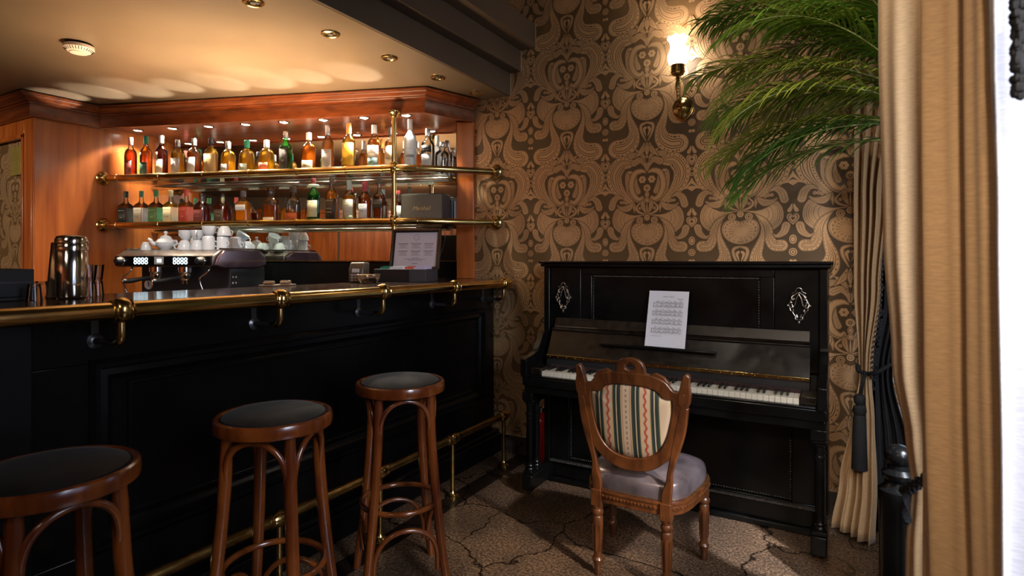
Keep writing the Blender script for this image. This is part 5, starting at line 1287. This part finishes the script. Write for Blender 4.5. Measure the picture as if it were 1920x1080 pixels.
for sg in (-1, 1):
    x = sg * .205; y = .13
    lp = [(.010, 0), (.012, .004), (.013, .03), (.016, .045), (.021, .058), (.023, .066), (.017, .074), (.015, .080), (.0165, .10), (.020, .19), (.022, .235), (.018, .242), (.025, .252), (.025, .262), (.019, .270), (.022, .282), (.022, .302)]
    mm = MB(); mm.lathe(lp, 24, c=(x, y, 0)); leg = mm.build('front_leg', WALNUT, chx)
    mm = MB()
    for q in range(8):
        a = 2 * PI * q / 8; mm.tube([(x + .0165 * math.cos(a), y + .0165 * math.sin(a), .10), (x + .0205 * math.cos(a), y + .0205 * math.sin(a), .21)], .0028, 6)
    mm.build('fluting', WALNUT, leg)
    x = sg * .141; y = -.205
    mm = MB(); L = []
    mm.lathe([(r_ if r_ < .023 else .023, z_) for r_, z_ in lp], 24, c=(x, y, 0)); leg = mm.build('rear_leg', WALNUT, chx)
    mm = MB()
    for q in range(8):
        a = 2 * PI * q / 8; mm.tube([(x + .0165 * math.cos(a), y + .0165 * math.sin(a), .10), (x + .0205 * math.cos(a), y + .0205 * math.sin(a), .21)], .0028, 6)
    mm.build('fluting', WALNUT, leg)
    MB().box(x - .021, x + .021, y - .022, y + .02, .285, .352).build('corner_block', WALNUT, chx, bevel=.002)
# ------------------------------------------------------------------ wall lamp
LX, LZ = -.789, 2.14
wl = thing('wall_lamp', 'brass wall sconce with bright white glass shade on the papered wall', 'wall lamp', (LX, YW - .005, LZ))
m = MB(); n = 36; L = []
for k, (f, d) in enumerate(((1.0, 0), (1.05, -.004), (1.02, -.009), (.9, -.010), (.75, -.018), (.45, -.032), (.2, -.038), (.02, -.040))):
    l = []
    for i in range(n):
        a = 2 * PI * i / n; q = .056 * (1 + .07 * math.cos(2 * a) * 0 + .05 * abs(math.cos(2 * a))) * f
        pz = q * math.sin(a) * 1.12; px_ = q * math.cos(a) * 0.98
        if math.sin(a) < -.95: pz *= 1.08
        l.append((px_, d, pz))
    L.append(l)
m.loops(L); m.build('back_plate', BRASS, wl)
P = [(0, -.035, -.005), (0, -.075, .004), (0, -.098, .022), (-.001, -.106, .050), (-.002, -.108, .085), (-.003, -.110, .125)]
m = MB(); m.tube(spline(P, 5), [.009] * 5 + [.012] * 5 + [.013] * 5 + [.015] * 5 + [.019] * 4 + [.017, .012], 8, flat=.8); m.build('arm', BRASS, wl)
C = (-.003, -.110, 0)
MB().lathe([(.012, .125), (.009, .135), (.016, .140), (.009, .146), (.011, .152), (.030, .160), (.034, .166), (.034, .172)], 20, c=C).build('stem_cup', BRASS, wl)
m = MB(); m.lathe([(.036, .172), (.039, .174), (.039, .180), (.036, .182), (.036, .189), (.038, .191), (.038, .196), (.035, .198), (.035, .208), (.039, .210), (.038, .215), (.034, .216)], 26, c=C); m.build('gallery', BRASS, wl)
m = MB(); L = []; n = 48
for i_, (r_, z_) in enumerate(((.034, .212), (.046, .225), (.054, .245), (.055, .262), (.048, .285), (.041, .305), (.040, .325), (.044, .345), (.054, .360), (.056, .366), (.053, .366), (.040, .345), (.037, .325))):
    sc = .004 if z_ > .355 else 0
    L.append([(C[0] + (r_ + sc * math.cos(8 * 2 * PI * j / n)) * math.cos(2 * PI * j / n), C[1] + (r_ + sc * math.cos(8 * 2 * PI * j / n)) * math.sin(2 * PI * j / n), z_ + sc * .8 * math.cos(8 * 2 * PI * j / n)) for j in range(n)])
m.loops(L, 0, False)
SHADE = mat('lit_opal_glass', (0.95, 0.93, 0.9), 0.25, emit=(1.0, 0.90, 0.76), estr=13.0)
m.build('glass_shade', SHADE, wl)
lamp('sconce_bulb', 'POINT', (C[0], C[1] - .0, .33), 5, (1.0, 0.80, 0.58), parent=wl, shadow_soft_size=.03)
lamp('sconce_glow', 'POINT', (C[0], C[1] - .02, .28), 2.5, (1.0, 0.80, 0.58), parent=wl, shadow_soft_size=.01)

# ------------------------------------------------------------------ ceiling fittings
for i, (y, lab) in enumerate(((1.571, 'unlit brass ring ceiling spot cut by the top edge of the picture'), (1.978, 'unlit brass ring ceiling spot, second in the row from the top edge'), (2.372, 'unlit brass ring ceiling spot, third and middle one of the row'), (2.777, 'unlit brass ring ceiling spot, fourth in the row towards the wall'), (3.17, 'unlit brass ring ceiling spot closest to the papered wall'))):
    t = thing('ceiling_spot', lab, 'ceiling light', (-2.17 + .02 * i, y, ZBAR - .0005), 0, 'unlit brass spots in the bar ceiling')
    MB().lathe([(.026, -.001), (.030, -.006), (.038, -.009), (.044, -.006), (.046, -.001)], 28, caps=False).build('ring', BRASS, t)
    MB().lathe([(.028, -.002), (.024, -.004), (.016, -.002), (.001, -.001)], 24, caps=False).build('reflector', CHROME, t)
    MB().lathe([(.012, -.002), (.012, -.008), (.001, -.009)], 16, caps=False).build('bulb', mat('unlit_bulb_glass', (0.25, 0.24, 0.2), 0.1, 0.2), t)
sd = thing('smoke_detector', 'white round smoke detector on the low ceiling above the bar', 'smoke detector', (-3.36, 1.437, ZBAR - .001))
MB().lathe([(.050, 0), (.052, -.003), (.052, -.010)], 32).build('mount', BLACKM, sd)
CW = mat('white_plastic', (0.78, 0.68, 0.60), 0.35)
MB().lathe([(.060, -.008), (.066, -.012), (.066, -.026), (.050, -.040), (.040, -.043), (.038, -.047), (.001, -.048)], 36).build('housing', CW, sd)
m = MB()
for i in range(30):
    a = 2 * PI * i / 30; c, s = math.cos(a), math.sin(a)
    m.tube([(.0635 * c, .0635 * s, -.0292), (.0515 * c, .0515 * s, -.0398)], .0016, 5)
m.build('vents', INK, sd)

# ------------------------------------------------------------------ fire extinguisher between piano and bar
fe = thing('fire_extinguisher', 'red fire extinguisher half hidden behind the left piano leg', 'fire extinguisher', (-1.585, 3.12, 0))
MB().lathe([(.050, .002), (.056, .01), (.057, .29), (.050, .325), (.030, .348), (.018, .355)], 28).build('cylinder', mat('fire_red', (0.65, 0.015, 0.015), 0.25, coat=.4), fe)
MB().lathe([(.016, .354), (.018, .36), (.018, .385), (.010, .39)], 16).build('valve', CHROME, fe)
m = MB(); m.tube([(0, 0, .388), (0, -.03, .395), (0, -.075, .385)], .006, 8); m.tube([(0, 0, .375), (0, -.03, .370), (0, -.07, .358)], .005, 8); m.build('lever', CHROME, fe)
MB().tube(spline([(.015, 0, .37), (.045, -.02, .38), (.066, -.02, .33), (.064, -.01, .20), (.064, 0, .10)], 6), .007, 10).build('hose', BLACKM, fe)
m = MB(); k = 10; vs = []
for i in range(k + 1):
    a = R(-150 + 45 * i / k)
    for z_ in (.16, .29): vs.append((.0578 * math.cos(a), .0578 * math.sin(a), z_))
m.add(vs, [(2 * i, 2 * i + 2, 2 * i + 3, 2 * i + 1) for i in range(k)]); m.build('label', PAPER, fe, solid=.0004)

# ------------------------------------------------------------------ curtains
def linen(name, c, rough=.85):
    m, nt, b = _nt(name)
    tc = nt.nodes.new('ShaderNodeTexCoord')
    wv = nt.nodes.new('ShaderNodeTexNoise'); wv.inputs['Scale'].default_value = 60; wv.inputs['Detail'].default_value = 6
    mp = nt.nodes.new('ShaderNodeMapping'); mp.inputs['Scale'].default_value = (1, 1, 6); nt.links.new(tc.outputs['Object'], mp.inputs[0]); nt.links.new(mp.outputs[0], wv.inputs['Vector'])
    r = nt.nodes.new('ShaderNodeValToRGB'); r.color_ramp.elements[0].position = .3; r.color_ramp.elements[1].position = .7
    r.color_ramp.elements[0].color = tuple(x * .86 for x in c) + (1,); r.color_ramp.elements[1].color = tuple(min(1, x * 1.1) for x in c) + (1,)
    nt.links.new(wv.outputs[0], r.inputs[0]); nt.links.new(r.outputs[0], b.inputs['Base Color'])
    bp = nt.nodes.new('ShaderNodeBump'); bp.inputs['Strength'].default_value = .3; bp.inputs['Distance'].default_value = .001; nt.links.new(wv.outputs[0], bp.inputs['Height']); nt.links.new(bp.outputs[0], b.inputs['Normal'])
    b.inputs['Roughness'].default_value = rough; b.inputs['Specular IOR Level'].default_value = .15; b.inputs['Sheen Weight'].default_value = .2
    MATS[name] = m; return m
LINEN = linen('tan_linen', (0.56, 0.36, 0.19)); LINW = linen('white_lining', (0.55, 0.55, 0.60)); LACE = mat('black_lace', (0.012, 0.012, 0.014), .8, var=.4, bump=.6, bscale=120)
def interp(tab, z):
    for i in range(len(tab) - 1):
        a, b = tab[i], tab[i + 1]
        if a[0] >= z >= b[0]:
            t = (a[0] - z) / (a[0] - b[0]); t = t * t * (3 - 2 * t); return [a[k] + (b[k] - a[k]) * t for k in range(1, len(a))]
    return list(tab[-1][1:])
def sheet(tab, folds, nu=70, nz=70, seed=0, drift=.0, z0=None):
    """tab rows: z, xl, yl, xr, yr, fold amplitude"""
    rnd = random.Random(seed); ph = [rnd.uniform(0, 6) for _ in range(4)]
    zt_, zb_ = tab[0][0], tab[-1][0]; vs = []
    for j in range(nz + 1):
        zz = zt_ + (zb_ - zt_) * j / nz; xl, yl, xr, yr, am = interp(tab, zz)
        dx, dy = xr - xl, yr - yl; l = math.hypot(dx, dy) or 1; nx, ny = dy / l, -dx / l
        for i in range(nu + 1):
            u = i / nu; uu = u + .03 * math.sin(zz * 1.3 + ph[1]) * math.sin(PI * u)
            a = am * (math.sin(2 * PI * folds * uu + ph[0] + drift * zz) + .35 * math.sin(2 * PI * folds * 2.3 * uu + ph[2] + .5 * zz) + .2 * math.sin(2 * PI * folds * .6 * uu + ph[3]))
            vs.append((xl + dx * u + nx * a, yl + dy * u + ny * a, zz))
    m = MB(); w_ = nu + 1
    m.add(vs, [(j * w_ + i, j * w_ + i + 1, (j + 1) * w_ + i + 1, (j + 1) * w_ + i) for j in range(nz) for i in range(nu)])
    return m
def rope(pts, r, turns=14):
    m = MB(); P = spline(pts, 8)
    for ph in (0, 2.1, 4.2):
        Q = []
        for i, p in enumerate(P):
            t = (P[min(i + 1, len(P) - 1)] - P[max(0, i - 1)]).normalized(); up = Vector((0, 0, 1)) if abs(t.z) < .9 else Vector((1, 0, 0)); a = t.cross(up).normalized(); b = t.cross(a)
            an = ph + i * 2 * PI * turns / len(P); Q.append(p + a * math.cos(an) * r * .55 + b * math.sin(an) * r * .55)
        m.tube(Q, r * .6, 8)
    return m
# far curtain by the papered wall
fc = thing('curtain', 'tan linen curtain tied back low beside the right end of the piano', 'curtain', (0, 0, 0), 0, 'tan linen curtains')
tabf = [(3.15, .050, 3.16, .34, 3.13, .028), (2.2, .050, 3.16, .26, 3.13, .026), (1.55, .050, 3.16, .170, 3.12, .022), (1.15, .052, 3.15, .145, 3.11, .020), (.80, .072, 3.14, .110, 3.10, .012), (.74, .072, 3.13, .106, 3.10, .010), (.55, .045, 3.12, .120, 3.08, .016), (.25, .0, 3.12, .125, 3.02, .022), (.02, -.03, 3.12, .115, 3.0, .026)]
sheet(tabf, 4, seed=3).build('drape', LINEN, fc, smooth=180, recalc=False, solid=.003)
m = MB()
for j in range(80):
    zz = 2.6 - j * .0235; xl, yl, xr, yr, am = interp(tabf, zz); m.blob((xr + .006, yr - .012, zz), .006, .006, .008, 6)
m.build('bead_trim', mat('dark_braid', (0.05, 0.03, 0.02), .7), fc)
tb = thing('curtain_tieback', 'black cord tieback with long tassel round the far tan curtain', 'tieback', (0, 0, 0), 0, 'black cord tiebacks')
rope([(.19, 3.16, .80), (.13, 3.08, .77), (.09, 3.065, .765), (.062, 3.09, .77), (.058, 3.13, .79)], .010, 16).build('cord', LACE, tb)
rope([(.085, 3.06, .765), (.075, 3.045, .72), (.068, 3.04, .67)], .008, 6).build('hanging_cord', LACE, tb)
m = MB(); m.lathe([(.006, .10), (.018, .095), (.024, .08), (.022, .06), (.014, .05), (.026, .04), (.028, .02), (.020, .005), (.026, -.01), (.030, -.15), (.033, -.24)], 20, c=(.064, 3.035, .575)); m.build('tassel', LACE, tb)
# black lace inner drape and the sheer in front of the far window
lc = thing('lace_curtain', 'black lace drape hanging behind the far tan curtain', 'curtain', (0, 0, 0))
sheet([(3.1, .20, 3.22, .42, 3.2, .02), (1.5, .165, 3.22, .34, 3.2, .02), (1.1, .150, 3.22, .25, 3.2, .016), (.75, .115, 3.22, .20, 3.2, .012), (.4, .10, 3.2, .26, 3.18, .014), (.02, .10, 3.2, .30, 3.16, .016)], 4, seed=8).build('drape', LACE, lc, smooth=180, recalc=False, solid=.003)
m = MB(); rnd = random.Random(2)
for j in range(60):
    zz = 1.5 - j * .014; xl, yl, xr, yr, am = interp([(1.5, .165, 0, 0, 0, 0), (1.1, .150, 0, 0, 0, 0), (.6, .112, 0, 0, 0, 0)], zz)
    m.blob((xl + rnd.uniform(-.012, .01), 3.19, zz), .010, .004, .010, 6)
m.build('lace_edge', LACE, lc)
# near curtain
nc = thing('curtain', 'tan linen curtain tied back with black rope, right of the palm', 'curtain', (0, 0, 0), 0, 'tan linen curtains')
tabn = [(3.15, .086, 1.92, .40, 1.72, .014), (1.9, .088, 1.92, .40, 1.72, .016), (1.35, .098, 1.92, .40, 1.72, .018), (1.0, .118, 1.92, .38, 1.72, .020), (.78, .150, 1.91, .34, 1.74, .016), (.68, .160, 1.90, .32, 1.76, .010), (.5, .148, 1.90, .34, 1.74, .014), (.02, .135, 1.92, .40, 1.70, .022)]
sheet(tabn, 3, seed=22, drift=.25).build('drape', LINEN, nc, smooth=180, recalc=False, solid=.003)
t2 = thing('curtain_tieback', 'black twisted rope tieback round the near tan curtain', 'tieback', (0, 0, 0), 0, 'black cord tiebacks')
rope([(.36, 1.66, .80), (.26, 1.72, .77), (.20, 1.79, .735), (.168, 1.845, .69), (.150, 1.89, .655), (.148, 1.93, .64)], .014, 18).build('cord', LACE, t2)
rope([(.150, 1.885, .66), (.146, 1.88, .62), (.150, 1.88, .57)], .010, 5).build('loose_end', LACE, t2)
# the nearest curtain: linen face, then its white lining turned out to the light
cc = thing('curtain', 'nearest curtain of tan linen with its white lining turned outwards at the right edge', 'curtain', (0, 0, 0), 0, 'tan linen curtains')
tabc = [(3.15, .118, 1.36, .200, 1.20, .015), (1.6, .120, 1.36, .212, 1.20, .016), (1.1, .122, 1.36, .215, 1.20, .016), (.6, .124, 1.36, .222, 1.19, .012), (.02, .128, 1.38, .235, 1.18, .014)]
sheet(tabc, 2, seed=5).build('drape', LINEN, cc, smooth=180, recalc=False, solid=.003)
tabl = [(3.15, .199, 1.150, .235, 1.20, .008), (1.85, .199, 1.150, .24, 1.20, .008), (1.62, .200, 1.150, .34, 1.27, .010), (1.35, .203, 1.148, .46, 1.33, .014), (.9, .207, 1.145, .50, 1.34, .016), (.02, .222, 1.145, .54, 1.34, .018)]
sheet(tabl, 3, seed=9).build('lining', LINW, cc, smooth=180, recalc=False, solid=.003)
cf = thing('curtain', 'tan linen curtain flap with black bobble fringe in the upper right corner', 'curtain', (0, 0, 0), 0, 'tan linen curtains')
sheet([(3.15, .210, 1.10, .36, 1.04, .010), (1.9, .211, 1.10, .36, 1.04, .010), (1.62, .214, 1.10, .36, 1.04, .010), (1.50, .232, 1.09, .36, 1.03, .006), (1.40, .30, 1.06, .37, 1.02, .004)], 2, seed=6).build('drape', LINEN, cf, smooth=180, recalc=False, solid=.003)
m = MB(); rnd = random.Random(5)
for j in range(44):
    zz = 1.665 - j * .0035
    for k in range(3): m.blob((.214 + rnd.uniform(-.004, .005), 1.062 + rnd.uniform(-.006, .006), zz + rnd.uniform(-.004, .004)), .0065, .006, .0075, 6)
m.build('bobble_fringe', LACE, cf)

# ------------------------------------------------------------------ palm on its black pedestal
pd = thing('plant_pedestal', 'turned black wooden pedestal half hidden behind the near curtain', 'pedestal', (.170, 2.44, 0))
MB().lathe([(.085, 0), (.085, .03), (.07, .045), (.062, .06), (.060, .10), (.060, .42), (.064, .44), (.064, .47), (.045, .485), (.040, .50), (.052, .515), (.054, .53), (.040, .545)], 28).build('column', PIANO, pd)
MB().lathe([(.036, .5455), (.034, .56), (.044, .575), (.046, .59), (.040, .61), (.020, .625), (.001, .63)], 24).build('finial', PIANO, pd)
pp = thing('potted_palm', 'tall green areca palm arching out from behind the near curtain', 'palm', (.40, 2.36, 0))
MB().lathe([(.10, .0), (.11, .01), (.14, .27), (.148, .28), (.148, .31), (.135, .31), (.13, .28), (.001, .275)], 28, caps=False).build('pot', mat('dark_glazed_pot', (0.03, 0.025, 0.02), .25), pp)
LEAF = [mat('palm_leaf_green', (0.12, 0.25, 0.025), .38, var=.35, vscale=6), mat('palm_leaf_yellow_green', (0.34, 0.36, 0.045), .38, var=.3, vscale=6), mat('palm_leaf_deep_green', (0.04, 0.15, 0.02), .35, var=.3, vscale=6)]
for mm_ in LEAF:
    mm_.node_tree.nodes['Principled BSDF'].inputs['Transmission Weight'].default_value = 0.0
    nt_ = mm_.node_tree; tl_ = nt_.nodes.new('ShaderNodeBsdfTranslucent'); tl_.inputs[0].default_value = (0.22, 0.30, 0.03, 1)
    mx_ = nt_.nodes.new('ShaderNodeMixShader'); mx_.inputs[0].default_value = .3
    out_ = nt_.nodes['Material Output']; b_ = nt_.nodes['Principled BSDF']
    nt_.links.new(b_.outputs[0], mx_.inputs[1]); nt_.links.new(tl_.outputs[0], mx_.inputs[2]); nt_.links.new(mx_.outputs[0], out_.inputs[0])
STEM = mat('palm_stem', (0.22, 0.24, 0.05), .45)
def frond(az, el, length, droop, base, matl, seed, leaf=.26, nleaf=30):
    rnd = random.Random(seed)
    d = Vector((math.cos(az) * math.cos(el), math.sin(az) * math.cos(el), math.sin(el))); p = Vector(base); P = [p.copy()]; D = [d.copy()]
    n = 26; stp = length / n
    for i in range(n):
        d = (d + Vector((0, 0, -droop * (.35 + 1.3 * i / n) / n))).normalized(); p = p + d * stp; P.append(p.copy()); D.append(d.copy())
    m = MB(); m.tube(P, [.0055 * (1 - .8 * i / n) for i in range(n + 1)], 6, m=1)
    for k in range(nleaf):
        f = .22 + .78 * k / (nleaf - 1); x = f * n; i = min(int(x), n - 1); q = P[i].lerp(P[i + 1], x - i); t = D[i]
        side = t.cross(Vector((0, 0, 1)));
        if side.length < .1: side = Vector((1, 0, 0))
        side.normalize(); upv = side.cross(t).normalized()
        ll = leaf * (math.sin(PI * (.12 + .80 * (k / nleaf))) ** .7) * rnd.uniform(.85, 1.1)
        for sg in (1, -1):
            dd = (side * sg * .62 + t * .85 + upv * rnd.uniform(.10, .35)).normalized(); c = q.copy(); pts = [c.copy()]; dirs = [dd.copy()]
            for s_ in range(6):
                dd = (dd + Vector((0, 0, -.10 * (1 + .4 * s_) * rnd.uniform(.8, 1.2)))).normalized(); c = c + dd * ll / 6; pts.append(c.copy()); dirs.append(dd.copy())
            ws = [.002, .005, .0062, .0058, .0048, .0032, .0005]; vs = []
            for a_, (pt, dr) in enumerate(zip(pts, dirs)):
                s2_ = dr.cross(upv)
                if s2_.length < .05: s2_ = side.copy()
                s2_.normalize(); up2 = s2_.cross(dr).normalized(); w_ = ws[a_]
                vs += [pt + s2_ * w_ + up2 * w_ * .35, pt, pt - s2_ * w_ + up2 * w_ * .35]
            m.add(vs, [(3 * a_ + b, 3 * a_ + b + 1, 3 * a_ + b + 4, 3 * a_ + b + 3) for a_ in range(6) for b in (0, 1)], 0)
    return m
fr_list = [  # azimuth deg, elevation deg, length, droop, crown height, leaf material
    (170, 38, 1.10, 1.05, 1.72, 0), (178, 30, 1.02, 1.25, 1.70, 1), (186, 22, .95, 1.3, 1.66, 0), (164, 24, .95, 1.5, 1.68, 2), (174, 12, .90, 1.3, 1.62, 1), (184, 44, 1.1, 1.6, 1.72, 2),
    (192, 34, .95, 1.9, 1.66, 1), (168, 10, .85, 1.6, 1.64, 0), (180, 0, .80, 1.2, 1.60, 0), (200, 26, .90, 1.9, 1.64, 1), (160, 44, 1.0, 2.0, 1.70, 2), (176, 52, 1.15, 2.2, 1.74, 0),
    (190, 8, .80, 1.5, 1.62, 2), (208, 46, 1.0, 2.2, 1.68, 0), (150, 30, .9, 1.8, 1.66, 1), (182, 60, 1.2, 1.6, 1.76, 0), (172, 66, 1.1, 1.4, 1.78, 1), (196, 62, 1.1, 1.6, 1.76, 2), (230, 50, .9, 2.0, 1.7, 0), (130, 50, .9, 2.0, 1.7, 1), (178, 18, .6, 1.8, 1.70, 1), (188, 50, .7, 2.0, 1.78, 0), (174, 40, .6, 1.0, 1.8, 1), (166, 56, .9, 1.2, 1.8, 2), (190, 70, .9, 1.0, 1.8, 1)]
for i, (az, el, ln_, dr, hz, mi) in enumerate(fr_list):
    rnd = random.Random(i); b = (-.10 + rnd.uniform(-.04, .04), .06 + rnd.uniform(-.05, .05), hz)
    frond(R(az), R(el + 8), ln_ * .86, dr * .82, (b[0], b[1], b[2] + .10), mi, i, leaf=.25, nleaf=32).build('frond', [LEAF[mi], STEM], pp, smooth=60, recalc=False)
for i in range(6):
    a = i * 1.05
    MB().tube(spline([(.05 * math.cos(a), .05 * math.sin(a), .27), (.04 * math.cos(a), .04 * math.sin(a), .80), (-.04 + .03 * math.cos(a), .03 + .03 * math.sin(a), 1.3), (-.10 + .02 * math.cos(a), .06 + .02 * math.sin(a), 1.76)], 4), [.014] * 5 + [.012] * 4 + [.009] * 4, 8).build('stem', STEM, pp)
